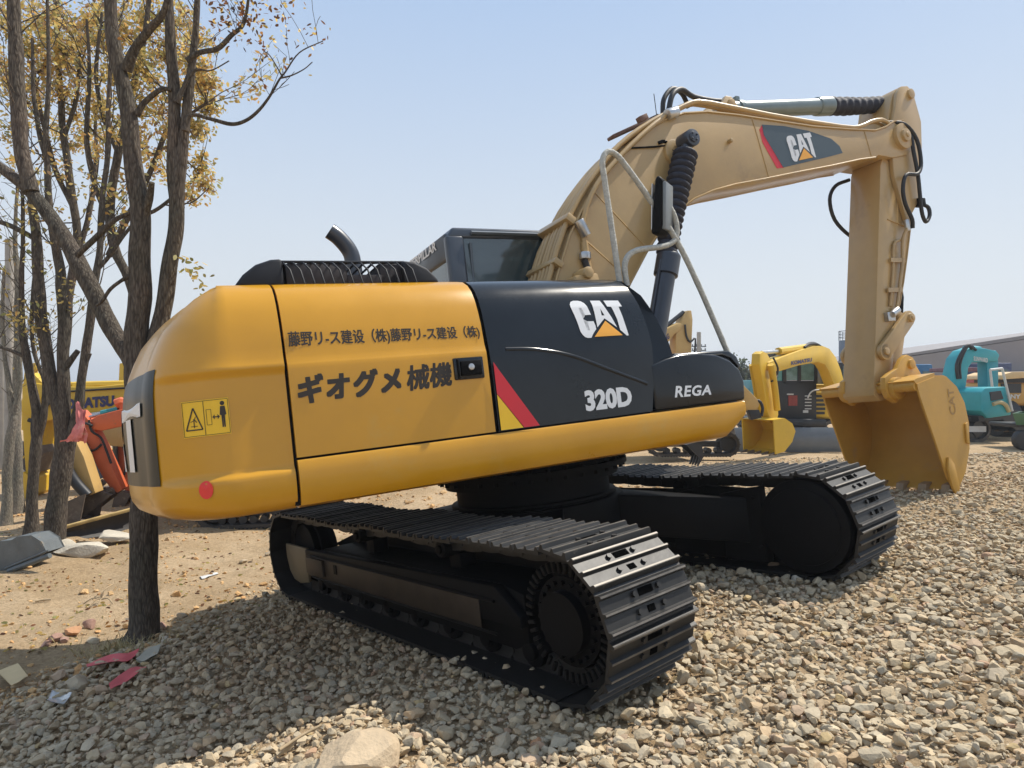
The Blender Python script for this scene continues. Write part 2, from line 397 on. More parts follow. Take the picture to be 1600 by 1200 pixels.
def cw_pt(i, z, extra=0):
    w_ = abs(NPL[i].x)**1.0
    if z < 1.2:
        d = dict(BOT)[z] if z in dict(BOT) else 0
        d *= 1+.6*w_
    else:
        d = ins(z)*(1-w_)+rr(z)*w_
    p = Vector(PL[i])-NPL[i]*(d+extra)
    return p
mb = MB(); rows = []
for i in range(len(PL)):
    row = []
    for z in cz:
        x = PL[i][0]; e = 0
        # shallow recessed panel in the flank
        if i <= 2+NC or i >= len(PL)-3-NC:
            e = .024*(1-sstep(1.745, 1.785, z))*sstep(1.25, 1.285, z)*sstep(-2.655, -2.585, x)
        p = cw_pt(i, z, e); row.append((p.x, p.y, z))
    rows.append(row)
mb.grid(rows)
n_ = len(rows); nv = len(cz)
mb.f.append(tuple(i*nv+nv-1 for i in range(n_))); mb.m.append(0)
mb.f.append(tuple(i*nv for i in range(n_-1, -1, -1))); mb.m.append(0)
mb.f.append(tuple(list(range(nv))+[(n_-1)*nv+j for j in range(nv-1, -1, -1)])); mb.m.append(0)
cw = ub(mb, 'counterweight', YW, smooth=50, fixn=True)
# inset dark glossy panel at the tail with white lettering
mb = MB()
zz = [1.19, 1.21, 1.3, 1.4, 1.5, 1.6, 1.66, 1.68]
mb.grid([[(*(cw_pt(i, z)+NPL[i]*.004), z) for z in [1.26, 1.3, 1.4, 1.5, 1.6, 1.7, 1.77, 1.83]] for i in range(PS, len(PL)-PS)])
tp = sub(mb, 'rear_panel', mat('rear_panel_reflection', (.02, .026, .028), rough=.3, coat=0, spec=.2, var=.6, vscale=1.5, stretch=(1, 6, .3)), cw, smooth=50)  # upright streaks in the colour stand in for reflections
mb = MB()
V, Fc = text_mesh('CAT', 1, bold=.03, cut=.1)
def tail(u, v):
    fi = PS+4.2+(len(PL)-2*PS-9)*u; i = int(fi); f_ = fi-i; z = 1.33+.36*v
    p = (cw_pt(i, z)+NPL[i]*.012).lerp(cw_pt(i+1, z)+NPL[i+1]*.012, f_); return (p.x, p.y, z)
mb.add([tail(1-u, v) for u, v in V], Fc)
sub(mb, 'lettering', LW, tp, smooth=0)
# warning plate
def cwside(x, z, off=.0):   # point on the flank, following the rounded corner
    e = .024*(1-sstep(1.745, 1.785, z))*sstep(1.25, 1.285, z)
    if x > -2.28: return (x, YS+ins(z)+e-off, z)
    s_ = min(1, (-2.28-x)/.42); a = math.asin(s_); rr_ = .42-e*sstep(-2.655, -2.585, x)+off
    return (-2.28-rr_*math.sin(a), YS+.42-rr_*math.cos(a)+ins(z), z)
def cw_quad(mb, x0, z0, x1, z1, off=.003, k=8, skew=0):
    mb.grid([[cwside(x0+(x1-x0)*i/k, z0+(z1-z0)*j/2, off) for j in range(3)] for i in range(k+1)])
def cw_line(mb, pts, wd, off=.006):
    for a, b in zip(pts, pts[1:]):
        a = Vector(a); b = Vector(b); d = (b-a).normalized(); n2 = Vector((-d.y, d.x))*wd/2; k = 4
        P = []
        for i in range(k+1):
            c = a+(b-a)*i/k; P.append([cwside(*(c-n2), off), cwside(*(c+n2), off)])
        mb.grid(P)
def cw_poly(mb, pts, off=.006):
    c = (sum(p[0] for p in pts)/len(pts), sum(p[1] for p in pts)/len(pts))
    vs = [cwside(*p, off) for p in pts]+[cwside(*c, off)]
    mb.add(vs, [(i, (i+1) % len(pts), len(pts)) for i in range(len(pts))])
mb = MB(); cw_quad(mb, -2.54, 1.475, -2.325, 1.65, .004)
wp = sub(mb, 'warning_plate', YD, cw, smooth=0)
mb = MB()
X0, X1, Z0, Z1 = -2.54, -2.325, 1.475, 1.65
def wq(u, v): return (X0+(X1-X0)*u, Z0+(Z1-Z0)*v)
cw_line(mb, [wq(.02, .03), wq(.98, .03), wq(.98, .97), wq(.02, .97), wq(.02, .03)], .0022)
cw_line(mb, [wq(.46, .03), wq(.46, .97)], .0025)
cw_line(mb, [wq(.07, .2), wq(.41, .2), wq(.24, .8), wq(.07, .2)], .006)
cw_line(mb, [wq(.17, .3), wq(.31, .3)], .003); cw_line(mb, [wq(.24, .26), wq(.24, .5), wq(.3, .4)], .004); cw_line(mb, [wq(.17, .42), wq(.24, .46), wq(.28, .56)], .003)
cw_line(mb, [wq(.51, .3), wq(.61, .3), wq(.61, .72), wq(.51, .72), wq(.51, .3)], .002)
cw_line(mb, [wq(.66, .5), wq(.76, .5)], .005)
cw_poly(mb, [wq(.63, .5), wq(.68, .57), wq(.68, .43)]); cw_poly(mb, [wq(.79, .5), wq(.74, .43), wq(.74, .57)])
cw_poly(mb, [(wq(.86, .86)[0]+.011*math.cos(a), wq(.86, .86)[1]+.011*math.sin(a)) for a in [PI/5*i for i in range(10)]])
cw_poly(mb, [wq(.81, .78), wq(.91, .78), wq(.93, .55), wq(.905, .55), wq(.9, .66), wq(.895, .2), wq(.865, .2), wq(.86, .5), wq(.855, .2), wq(.825, .2), wq(.82, .66), wq(.815, .55), wq(.79, .55)])
sub(mb, 'pictogram', LB, wp, smooth=0)
mb = MB(); cw_poly(mb, [(-2.455+.030*math.cos(a), 1.222+.043*math.sin(a)) for a in [PI/10*i for i in range(20)]], .005)
sub(mb, 'paint_dot', mat('spray_red', (.75, .04, .03), rough=.4, var=.05), cw, smooth=0)
# inner dark structure behind the panel gaps
mb = MB()
core = [(YS+.035+ins(z), z) for z in zs(1.08, 2.262)]
pts = core+[(-y, z) for y, z in core[::-1]]
mb.prism(pts, -2.06, .22, 'x')
ub(mb, 'body_core', BD, smooth=0)
# flank panels ----------------------------------------------------
def flank(xa, xb, z0, z1, name, m, sgn=1, nx=10, th=.03, xfa=None, xfb=None, ins=ins):
    Z = []
    for a, b in zip(zs(z0, z1), zs(z0, z1)[1:]): Z += [a, (a+b)/2]
    Z.append(z1)
    mb = MB(); A = []; B = []
    for i in range(nx+1):
        ra = []; rb = []
        for z in Z:
            x_0 = xa+(xfa(z) if xfa else 0); x_1 = xb+(xfb(z) if xfb else 0)
            x = x_0+(x_1-x_0)*i/nx
            e = .006 if i in (0, nx) or z in (z0,) else 0
            ra.append((x, sgn*(YS+ins(z)+e), z)); rb.append((x, sgn*(YS+ins(z)+th), z))
        A.append(ra); B.append(rb)
    mb.grid(A); mb.grid(B)
    n0 = nx+1; k = len(Z)
    for i in range(nx):
        for base in (0, k-1):
            a = i*k+base; b = (i+1)*k+base; mb.f.append((a, b, b+n0*k, a+n0*k)); mb.m.append(0)
    for j in range(k-1):
        for base in (0, nx*k):
            a = base+j; mb.f.append((a, a+1, a+1+n0*k, a+n0*k)); mb.m.append(0)
    return ub(mb, name, m, smooth=45, fixn=True)
def bow(z): return 0
door = flank(-2.035, -.928, 1.318, 2.27, 'engine_door', YW)
fw = lambda z: .08*math.sin(max(0, min(1, (z-1.31)/.9))*PI)*.9
blk = flank(-.905, .215, 1.318, 2.27, 'side_panel', BK, xfb=fw, ins=ins2)
for s_, nm, m_, a, b in ((-1, 'engine_door', YW, -2.035, -.928), (-1, 'side_panel', BK, -.905, -.32)): flank(a, b, 1.318, 2.27, nm, m_, sgn=-1)
# centre roof
mb = MB(); mb.box((-1.49, 0, 2.262), (1.11, 1.9, .02)); ub(mb, 'hood_deck', YW, smooth=0)
mb = MB(); mb.box((-.36, -.45, 2.262), (1.08, 1.02, .02)); ub(mb, 'hood_deck', BK, smooth=0)
# lettering on the flank
def side_text(body, q, par, m, name='lettering', bold=.01, shear=0, off=.0015, sgn=1, cut=.06, space=1.0):
    V, Fc = text_mesh(body, 1, bold, shear=shear, cut=cut, space=space); f_ = quad_map(q); mb = MB()
    mb.add([(lambda x, z: (x, YS+ins(z)-off, z))(*f_(u, v)) for u, v in V], Fc)
    return sub(mb, name, m, par, smooth=0)
def heavy_text(body, q, w_, name='lettering', shear=0, space=1.0):
    V, Fc = text_mesh(body, 1, 0, shear=shear, cut=.06, space=space); f_ = quad_map(q); mb = MB(); k = 0
    for dx in (-1, 0, 1):
        for dz in (-1, 0, 1):
            k += 1; mb.add([(lambda x, z: (x+dx*w_, YS+ins(z+dz*w_)-.0012-.0001*k, z+dz*w_))(*f_(u, v)) for u, v in V], Fc)
    return sub(mb, name, LB, door, smooth=0)
heavy_text('藤野リ-ス建设（株)藤野リ-ス建设（株)', [(-2.015, 1.868), (-.95, 1.862), (-.95, 1.94), (-2.015, 1.958)], .0013)
heavy_text('ギオグメ', [(-1.995, 1.585), (-1.465, 1.604), (-1.465, 1.732), (-1.995, 1.722)], .0065, shear=.12, space=1.15)
heavy_text('械機', [(-1.425, 1.60), (-1.165, 1.61), (-1.165, 1.738), (-1.425, 1.732)], .0038, shear=.12)
side_text('320D', [(-.30, 1.368), (.06, 1.368), (.06, 1.497), (-.30, 1.50)], blk, LW, bold=.05)
# stripes at the rear lower corner of the black panel
def flat_poly(mb, pts, off=.004):
    c = (sum(p[0] for p in pts)/len(pts), sum(p[1] for p in pts)/len(pts))
    mb.add([(x, YS+ins(z)-off, z) for x, z in pts], [tuple(range(len(pts)))])
mb = MB(); flat_poly(mb, [(-.897, 1.72), (-.86, 1.66), (-.64, 1.322), (-.745, 1.322), (-.897, 1.535)]); sub(mb, 'red_stripe', RD, blk, smooth=0)
mb = MB(); flat_poly(mb, [(-.897, 1.53), (-.75, 1.322), (-.897, 1.322)]); sub(mb, 'yellow_stripe', YD, blk, smooth=0)
# logo: C, A, T with a triangle, in unit space
def poly_fill(polys, cut=.04):
    bm = bmesh.new()
    for P in polys:
        f = bm.faces.new([bm.verts.new(((x-110)/965, (830-y)/662, 0)) for x, y in P])
    bmesh.ops.triangulate(bm, faces=bm.faces)
    k = cut
    while k < 1: bmesh.ops.bisect_plane(bm, geom=bm.verts[:]+bm.edges[:]+bm.faces[:], plane_co=(0, k, 0), plane_no=(0, 1, 0)); k += cut
    bmesh.ops.triangulate(bm, faces=bm.faces); bm.verts.index_update()
    V = [(v.co.x, v.co.y) for v in bm.verts]; Fc = [[v.index for v in f.verts] for f in bm.faces]; bm.free(); return V, Fc
LOGO_C = [(445, 425), (395, 270), (360, 215), (310, 180), (260, 168), (180, 168), (130, 190), (110, 235), (115, 290), (160, 430), (200, 580), (230, 720), (265, 780), (300, 815), (340, 830), (405, 830), (450, 750), (505, 680), (500, 620), (475, 540), (370, 540), (395, 690), (370, 700), (345, 680), (300, 500), (245, 300), (262, 268), (288, 285), (345, 430)]
LOGO_A1 = [(470, 168), (622, 168), (622, 315), (630, 440), (655, 440), (672, 492), (600, 570), (530, 650), (510, 400), (490, 250)]
LOGO_A2 = [(622, 168), (640, 168), (715, 310), (800, 470), (880, 655), (760, 560), (672, 492), (655, 440), (680, 440), (622, 315)]
LOGO_T = [(705, 168), (970, 168), (1018, 280), (955, 285), (1000, 450), (1075, 800), (1040, 805), (930, 700), (900, 520), (850, 360), (820, 285), (750, 280)]
LOGO_TRI = [(462, 815), (965, 795), (680, 535)]
def logo(tf, par):
    out = []
    for ps in ([LOGO_C, LOGO_A1, LOGO_A2, LOGO_T], [LOGO_TRI]):
        V, Fc = poly_fill(ps); mb = MB(); mb.add([tf(u, v) for u, v in V], Fc); out.append(mb)
    return out
def blk_tf(q, off): 
    f_ = quad_map(q)
    return lambda u, v: (lambda x, z: (x, YS+ins2(z)-off*.4, z))(*f_(u, v))
Q = [(-.315, 1.83), (.105, 1.815), (.14, 2.065), (-.285, 2.075)]
a_, b_ = logo(blk_tf(Q, .012), blk)
for mbx in (a_, b_):                                             # follow the curved flank
    pass
a_.build('emblem', LW, blk, ID, smooth=0); _, b2 = logo(blk_tf(Q, .015), blk); b2.build('emblem_triangle', OD, blk, ID, smooth=0)
# door latch
mb = MB(); mb.box((-1.055, YS+.004, 1.695), (.185, .03, .125)); lt = sub(mb, 'latch', BK, door, bevel=.008)
mb = MB(); mb.box((-1.045, YS-.016, 1.695), (.13, .012, .085)); mb.box((-1.125, YS-.016, 1.695), (.012, .02, .11)); sub(mb, 'latch_plate', BD, lt, bevel=.004)
mb = MB(); mb.cyl((-1.05, YS-.02, 1.70), (-1.05, YS-.036, 1.70), .019, 14); sub(mb, 'lock', ST, lt, bevel=.003)
# contour ridge on the black panel
mb = MB(); mb.tube(smooth_pts([(x, YS+ins2(z)+.013, z) for x, z in [(-.80, 1.79), (-.6, 1.775), (-.35, 1.72), (-.1, 1.62), (.2, 1.50)]], 4), .018, 10); sub(mb, 'ridge', BK, blk, smooth=80)
# sill along the bottom
prof = [(YS+.004, 1.306), (YS-.004, 1.292), (YS-.007, 1.24), (YS-.006, 1.17), (YS+.002, 1.115), (YS+.03, 1.078), (YS+.1, 1.062), (YS+.3, 1.062), (YS+.3, 1.306)]
for sg in (1, -1):
    mb = MB(); rows = []
    for x, k in ((-2.035, 1), (-1.5, 1), (-.9, 1), (0, 1), (.86, 1), (.93, .82), (1.0, .62), (1.035, .5), (1.04, .45)):
        rows.append([(x, sg*y, 1.306-(1.306-z)*k) for y, z in prof])
    mb.grid(rows); kk = len(prof); mb.f += [tuple(range(kk)), tuple(len(rows)*kk-1-i for i in range(kk))]; mb.m += [0, 0]
    ub(mb, 'side_sill', YW, smooth=40, fixn=True)
# front box (low black cover) and hood end
mb = MB()
mb.prism([(.245, 1.318), (1.055, 1.312), (1.07, 1.44), (1.04, 1.53), (.96, 1.60), (.84, 1.65), (.68, 1.672), (.5, 1.675), (.38, 1.655), (.25, 1.62)], YS, -.75)
fb = ub(mb, 'tool_box', BK, bevel=.02, seg=3)
V, Fc = text_mesh('REGA', 1, .03, shear=.25, cut=0, space=1.1); f_ = quad_map([(.41, 1.388), (.735, 1.378), (.735, 1.447), (.41, 1.467)])
mb = MB(); mb.add([(f_(u, v)[0], YS-.004, f_(u, v)[1]) for u, v in V], Fc); sub(mb, 'lettering', LW, fb, smooth=0)
mb = MB(); mb.prism([(.6, 1.58), (1.22, 1.50), (1.27, 1.56), (1.24, 1.64), (1.16, 1.69), (.62, 1.70)], YS+.2, -.8)
lid = ub(mb, 'box_lid', BK, bevel=.02, seg=3)
mb = MB(); mb.tube([(.85, YS+.195, 1.665), (1.08, YS+.195, 1.66), (1.16, YS+.195, 1.63), (1.22, YS+.195, 1.56)], .008, 6); sub(mb, 'lid_seam', BD, lid)
rows = []
for x, z in [(.225, 2.262), (.25, 2.22), (.31, 2.10), (.36, 1.98), (.40, 1.86), (.43, 1.76), (.45, 1.67), (.46, 1.5)]:
    rows.append([(x, YS+ins(min(z, 2.26))+.01, z), (x+.02, YS+ins(min(z, 2.26))+.04, z+.002), (x+.02, -1.0, z-.0), (x-.02, -.6, z-.02)])
mb = MB(); mb.grid(rows)
edge = [(.225, 2.262), (.25, 2.22), (.31, 2.10), (.36, 1.98), (.40, 1.86), (.43, 1.76), (.45, 1.67), (.45, 1.6), (.26, 1.6), (.22, 2.2)]
for yy in (None, -.6):
    mb.add([(x, (YS+ins(min(z, 2.26))+.012) if yy is None else yy, z-(0 if yy is None else .02)) for x, z in edge], [tuple(range(len(edge)))])
ub(mb, 'hood_end', BK, smooth=35, fixn=True)
# main frame and slew ring
mb = MB(); mb.box((-.55, 0, 1.17), (3.2, 1.9, .2)); mb.box((.6, 0, 1.28), (1.9, .75, .35)); ub(mb, 'main_frame', BD, bevel=.01)
mb = MB(); mb.cyl((0, 0, .86), (0, 0, 1.09), .70, 48); mb.cyl((0, 0, .93), (0, 0, .97), .78, 48); mb.cyl((0, 0, .66), (0, 0, .86), .62, 48)
for k in range(36):
    a = PI*2*k/36; mb.cyl((.745*math.cos(a), .745*math.sin(a), .90), (.745*math.cos(a), .745*math.sin(a), .995), .017, 6)
mb.build('slew_ring', BD, ex, ID, smooth=35)
# louvred guard over the engine
mb = MB()
top = [(-1.99, 2.40), (-1.27, 2.395)]
NB = 13
for k in range(NB+1):
    x = -1.96+.70*k/NB
    mb.tube([(x+.045, -1.12, 2.25), (x+.03, -1.11, 2.33), (x+.005, -1.07, 2.378), (x-.005, -1.0, 2.394)], .0055, 5)
    mb.tube([(x-.005, -1.0, 2.398), (x-.005, -.3, 2.40)], .0075, 5)
    mb.tube([(x+.045, -.1, 2.25), (x+.02, -.12, 2.36), (x-.005, -.3, 2.40)], .0075, 5)
mb.tube([(-1.99, -1.03, 2.395), (-1.25, -1.03, 2.392)], .008, 6)
mb.tube([(-1.99, -.3, 2.40), (-1.25, -.3, 2.397)], .01, 6)
gd = ub(mb, 'engine_guard', mat('guard_black', (.018, .021, .028), rough=.6, spec=.25, var=.2), smooth=60)
mb = MB()
mb.prism([(-2.22, 2.25), (-2.17, 2.315), (-2.10, 2.37), (-2.02, 2.398), (-1.96, 2.402), (-1.96, 2.25)], -1.08, -.3)
mb.prism([(-1.275, 2.25), (-1.275, 2.392), (-1.20, 2.385), (-1.12, 2.345), (-1.06, 2.28), (-1.05, 2.25)], -1.08, -.3)
sub(mb, 'guard_end', mat('guard_black', (.03, .034, .045)), gd, bevel=.018, seg=3)
mb = MB()
for x0, x1, zt in ((-1.94, -1.60, .13), (-1.60, -1.30, .065), (-1.40, -1.26, .125)): mb.box(((x0+x1)/2, -.68, 2.255+zt/2), (x1-x0, .70, zt))
mb.box((-1.6, -.6, 2.285), (.66, .8, .03))
for x0, x1 in ((-1.97, -1.60), (-1.40, -1.26)): mb.box(((x0+x1)/2, -.65, 2.387), (x1-x0, .70, .008))
sub(mb, 'engine_top', mat('engine_dark', (.03, .025, .028), rough=.6, var=.4, vscale=5), gd, bevel=.012)
mb = MB()
mb.tube(smooth_pts([(-1.445, -.62, 2.28), (-1.445, -.62, 2.48), (-1.46, -.62, 2.57), (-1.52, -.62, 2.655), (-1.575, -.62, 2.70)], 4), .052, 20, caps=False)
mb.tube(smooth_pts([(-1.445, -.62, 2.28), (-1.445, -.62, 2.48), (-1.46, -.62, 2.57), (-1.52, -.62, 2.655), (-1.57, -.62, 2.695)], 4), .046, 20)
exh = ub(mb, 'exhaust_pipe', BC, smooth=60)
# cab
CX0, CX1, CY0, CY1, CZ0, CZ1 = -.38, 1.42, .31, 1.55, 1.3, 3.04
CK = mat('cab_paint', (.045, .055, .072), rough=.3, coat=.4, var=.12)
mb = MB()
def post(a, b, wd=.07): 
    a = Vector(a); b = Vector(b); mb.tube([a, b], wd/2*1.3, 4)
mb.prism([(CX0, CZ1-.1), (CX0+.07, CZ1), (CX1-.15, CZ1-.01), (CX1, CZ1-.1)], CY0, CY1)
mb.box((.53, .93, 1.75), (1.78, 1.2, .9))
for x in (CX0+.05, .60, CX1-.05):
    for y in (CY0+.04, CY1-.04): mb.box((x+(.035 if x < 0 else 0), y, 2.57), (.165 if x < 0 else .07, .085, .80))
mb.box((CX0+.04, .93, 2.88), (.07, 1.16, .24))
cab = ub(mb, 'cab', CK, bevel=.025, seg=3)
mb = MB(); mb.box((.17, CY0+.02, 2.57), (.84, .012, .78)); mb.box((.99, CY0+.02, 2.57), (.70, .012, .78)); sub(mb, 'side_window', GL, cab)
mb = MB(); mb.box((CX0+.03, .93, 2.50), (.012, 1.1, .54)); sub(mb, 'rear_window', GL, cab)
mb = MB(); mb.box((CX1-.03, .84, 2.4), (.012, .86, 1.0)); sub(mb, 'front_window', GL, cab)
mb = MB(); mb.tube([(-.15, CY0-.02, 2.985), (1.3, CY0-.02, 2.975)], .018, 6); mb.tube([(-.16, CY0+.05, 2.22), (-.16, CY0-.004, 2.9)], .012, 6); sub(mb, 'rain_gutter', mat('cab_trim', (.12, .14, .16), rough=.35, var=.1), cab, smooth=60)
V, Fc = text_mesh('CATERPILLAR', 1, .03, cut=0); mb = MB()
mb.add([(CX0-.003, 1.48-.94*u, 2.90+.085*v) for u, v in V], Fc); sub(mb, 'lettering', LW, cab, smooth=0)
mb = MB(); mb.prism([(.25, 2.3), (.32, 2.75), (.42, 2.84), (.5, 2.72), (.47, 2.3)], .28, .336 if False else .3); 
seat = MB(); seat.box((.25, .85, 2.42), (.12, .45, .6)); seat.box((.27, .85, 2.78), (.1, .26, .2)); seat.box((.5, .85, 2.15), (.5, .5, .12)); sub(seat, 'seat', BD, cab, bevel=.04, seg=3)
# boom -------------------------------------------------------------
BT = [(.10, 1.9), (.18, 2.18), (.31, 2.48), (.48, 2.82), (.69, 3.12), (.93, 3.38), (1.16, 3.59), (1.40, 3.77), (1.66, 3.91), (1.9, 4.0), (2.2, 4.045), (2.6, 4.055), (3.1, 4.05), (3.7, 4.045), (4.3, 4.07), (4.75, 4.10), (4.95, 4.16), (5.12, 4.24), (5.3, 4.27), (5.44, 4.20), (5.48, 4.06), (5.42, 3.93), (5.28, 3.85), (5.0, 3.80), (4.75, 3.81), (4.68, 3.775), (4.4, 3.73), (3.9, 3.625), (3.4, 3.53), (2.85, 3.42), (2.45, 3.345), (2.15, 3.27), (1.9, 3.18), (1.67, 3.05), (1.45, 2.87), (1.25, 2.66), (1.04, 2.40), (.8, 2.08), (.6, 1.8), (.42, 1.6), (.2, 1.55), (.02, 1.62)]
mb = MB(); mb.prism(BT, -.265, .265)
boom = ub(mb, 'boom', YB, bevel=.012)
mb = MB()                                                         # proud side plates (flange lines)
def inset_path(P, d):
    out = []
    for i in range(len(P)):
        a = Vector(P[i-1]); b = Vector(P[(i+1) % len(P)]); t_ = (b-a).normalized(); out.append((P[i][0]+t_.y*-d*-1, P[i][1]-t_.x*d*1))
    return out
top_i = list(range(0, 19)); bot_i = list(range(25, 41))
mb.tube([(BT[i][0], -.268, BT[i][1]-.004) for i in top_i], .011, 6); mb.tube([(BT[i][0], .268, BT[i][1]-.004) for i in top_i], .011, 6)
mb.tube([(BT[i][0], -.268, BT[i][1]+.004) for i in bot_i], .011, 6); mb.tube([(BT[i][0], .268, BT[i][1]+.004) for i in bot_i], .011, 6)
for (a, b) in (((2.80, 4.045), (2.93, 3.44)), ((4.55, 4.07), (4.62, 3.77)), ((.75, 3.22), (1.28, 2.70))):
    mb.tube([(a[0], -.266, a[1]), (b[0], -.266, b[1])], .007, 5)
mb.tube([(.62, -.266, 2.78), (1.05, -.266, 2.42)], .007, 5)
sub(mb, 'weld_seam', YB, boom, smooth=60)
pieces([[((5.22, -.31, 4.06), (5.22, .31, 4.06), .15, 28), ((5.22, -.34, 4.06), (5.22, .34, 4.06), .075, 20), ((5.22, -.355, 4.06), (5.22, .355, 4.06), .03, 12)],
        [((2.44, -.25, 3.77), (2.44, -.31, 3.77), .022, 10)], [((1.72, -.3, 3.60), (1.72, .3, 3.60), .12, 24)], [((.1, -.36, 1.8), (.1, .36, 1.8), .14, 24)]], 'pin_boss', YB, lambda m_, n_, t_, **k: sub(m_, n_, t_, boom, **k), bevel=.008)
# boom side decal
DQ = [(2.93, 3.985), (3.24, 4.0), (3.60, 3.985), (3.96, 3.93), (4.08, 3.86), (4.12, 3.785), (3.9, 3.73), (3.15, 3.555)]
mb = MB(); mb.add([(x, -.2685, z) for x, z in [(2.88, 3.93)]+[(2.93, 3.99), (2.94, 3.90), (3.14, 3.555), (3.07, 3.545), (2.90, 3.80)][0:0]+[(2.93, 3.985), (2.95, 3.88), (3.17, 3.56), (3.06, 3.545), (2.90, 3.80)]], [tuple(range(6))])
sub(mb, 'red_decal', RD, boom, smooth=0)
mb = MB(); mb.add([(x, -.2705, z) for x, z in [(2.925, 3.985), (3.24, 4.0), (3.60, 3.985), (3.96, 3.93), (4.08, 3.86), (4.12, 3.785), (3.9, 3.73), (3.15, 3.56), (2.93, 3.88)]], [tuple(range(9))])
dc = sub(mb, 'decal', mat('decal_blue_black', (.06, .085, .10), rough=.35, var=.05), boom, smooth=0)
fq = quad_map([(3.237, 3.615), (3.67, 3.692), (3.673, 3.975), (3.254, 3.893)])
a_, _ = logo(lambda u, v: (fq(u, v)[0], -.2735, fq(u, v)[1]), boom); _, b_ = logo(lambda u, v: (fq(u, v)[0], -.2755, fq(u, v)[1]), boom)
a_.build('emblem', LW, dc, ID, smooth=0); b_.build('emblem_triangle', OD, dc, ID, smooth=0)
# hydraulic tubes on the back of the boom
def boomtop(x):
    for (a, b), (c, d) in zip(BT, BT[1:]):
        if a <= x <= c: return b+(d-b)*(x-a)/(c-a)
    return 4.1
xs_ = [.20, .32, .48, .69, .93, 1.16, 1.40, 1.66, 1.8]
for k, yy in enumerate((-.23, -.165, -.10, -.035, .05, .12)):
    pts = [(x-.03*(x < 1.3), yy, boomtop(x)+.05-.008*k) for x in xs_]
    if k < 2:
        pts += [(2.05, yy, 4.13), (2.3, yy, 4.155), (3.1, yy, 4.12), (4.2, yy, 4.105), (4.52, yy, 4.13), (4.74, yy, 4.21), (4.95, yy, 4.255), (5.08, yy, 4.22)]
    mb = MB(); mb.tube(smooth_pts(pts, 2), .024 if k != 1 else .02, 8); sub(mb, 'hydraulic_tube', YB, boom, smooth=60)
mb = MB()
mb.tube(smooth_pts([(.60, -.285, 2.66), (.62, -.285, 2.95), (.80, -.285, 3.25), (1.1, -.285, 3.53), (1.45, -.28, 3.80), (1.7, -.26, 3.96)], 3), .022, 8)
mb.tube(smooth_pts([(.62, -.285, 2.45), (.60, -.285, 2.6), (.60, -.285, 2.75)], 3), .032, 10)
sub(mb, 'hydraulic_tube', YB, boom, smooth=60)
def bracket(cx, cz, ang, L_, y0=-.29, y1=.2):
    mb = MB(); mb.box((cx, (y0+y1)/2, cz), (L_*.22, y1-y0, .09), R('Y', ang).to_3x3())
    sub(mb, 'tube_clamp', YB, boom, bevel=.008)
bracket(.50, 2.95, -.95, .3); bracket(.33, 2.58, -.95, .25)
mb = MB(); mb.box((1.5, -.02, 3.93), (.62, .1, .03), R('Y', -.42).to_3x3()); mb.box((1.46, -.2, 3.93), (.1, .06, .05), R('Y', -.42).to_3x3()); sub(mb, 'light_bracket', mat('rusty_bracket', (.14, .08, .06), rough=.7, var=.3), boom, bevel=.004)
pieces([[((1.68, -.285, 3.95), (1.80, -.285, 3.99), .05, 14)], [((.56, -.3, 2.93), (.62, -.3, 2.80), .045, 12)], [((.585, -.3, 2.66), (.58, -.3, 2.60), .05, 12)]], 'hose_coupling', ST, lambda m_, n_, t_, **k: sub(m_, n_, t_, boom, **k), bevel=.006)
mb = MB(); mb.tube(smooth_pts([(1.78, -.2, 4.02), (1.86, -.2, 4.2), (2.02, -.16, 4.29), (2.2, -.12, 4.26), (2.45, -.1, 4.26), (2.62, -.08, 4.28)], 4), .026, 10)
mb.tube(smooth_pts([(1.80, -.1, 4.03), (1.84, -.1, 4.2), (1.98, -.08, 4.33), (2.12, -.06, 4.31), (2.22, -.02, 4.2)], 4), .024, 10); sub(mb, 'hose', RB, boom, smooth=60)
mb = MB(); mb.tube(smooth_pts([(2.60, -.08, 4.28), (2.70, -.06, 4.285), (2.76, -.03, 4.22)], 3), .018, 8); sub(mb, 'elbow', ST, boom, smooth=60)
mb = MB(); mb.tube(smooth_pts([(.57, -.3, 2.60), (.60, -.3, 2.50), (.66, -.3, 2.38), (.70, -.32, 2.25)], 3), .028, 10); sub(mb, 'hose', RB, boom, smooth=60)
mb = MB(); mb.tube([(1.16, -.27, 3.60), (1.5, -.275, 3.64), (1.62, -.275, 3.66), (1.70, -.3, 3.60)], .008, 6); mb.tube(smooth_pts([(1.55, -.27, 3.68), (1.63, -.27, 3.70), (1.74, -.275, 3.64)], 3), .016, 6); sub(mb, 'lube_line', BD, boom, smooth=60)
# boom base block seen above the hood
mb = MB(); mb.prism([(.38, 2.2), (.38, 2.44), (.60, 2.46), (.66, 2.2)], -.42, -.27); mb.cyl((.50, -.45, 2.46), (.50, -.22, 2.46), .05, 12); sub(mb, 'foot_cover', YB, boom, bevel=.02)
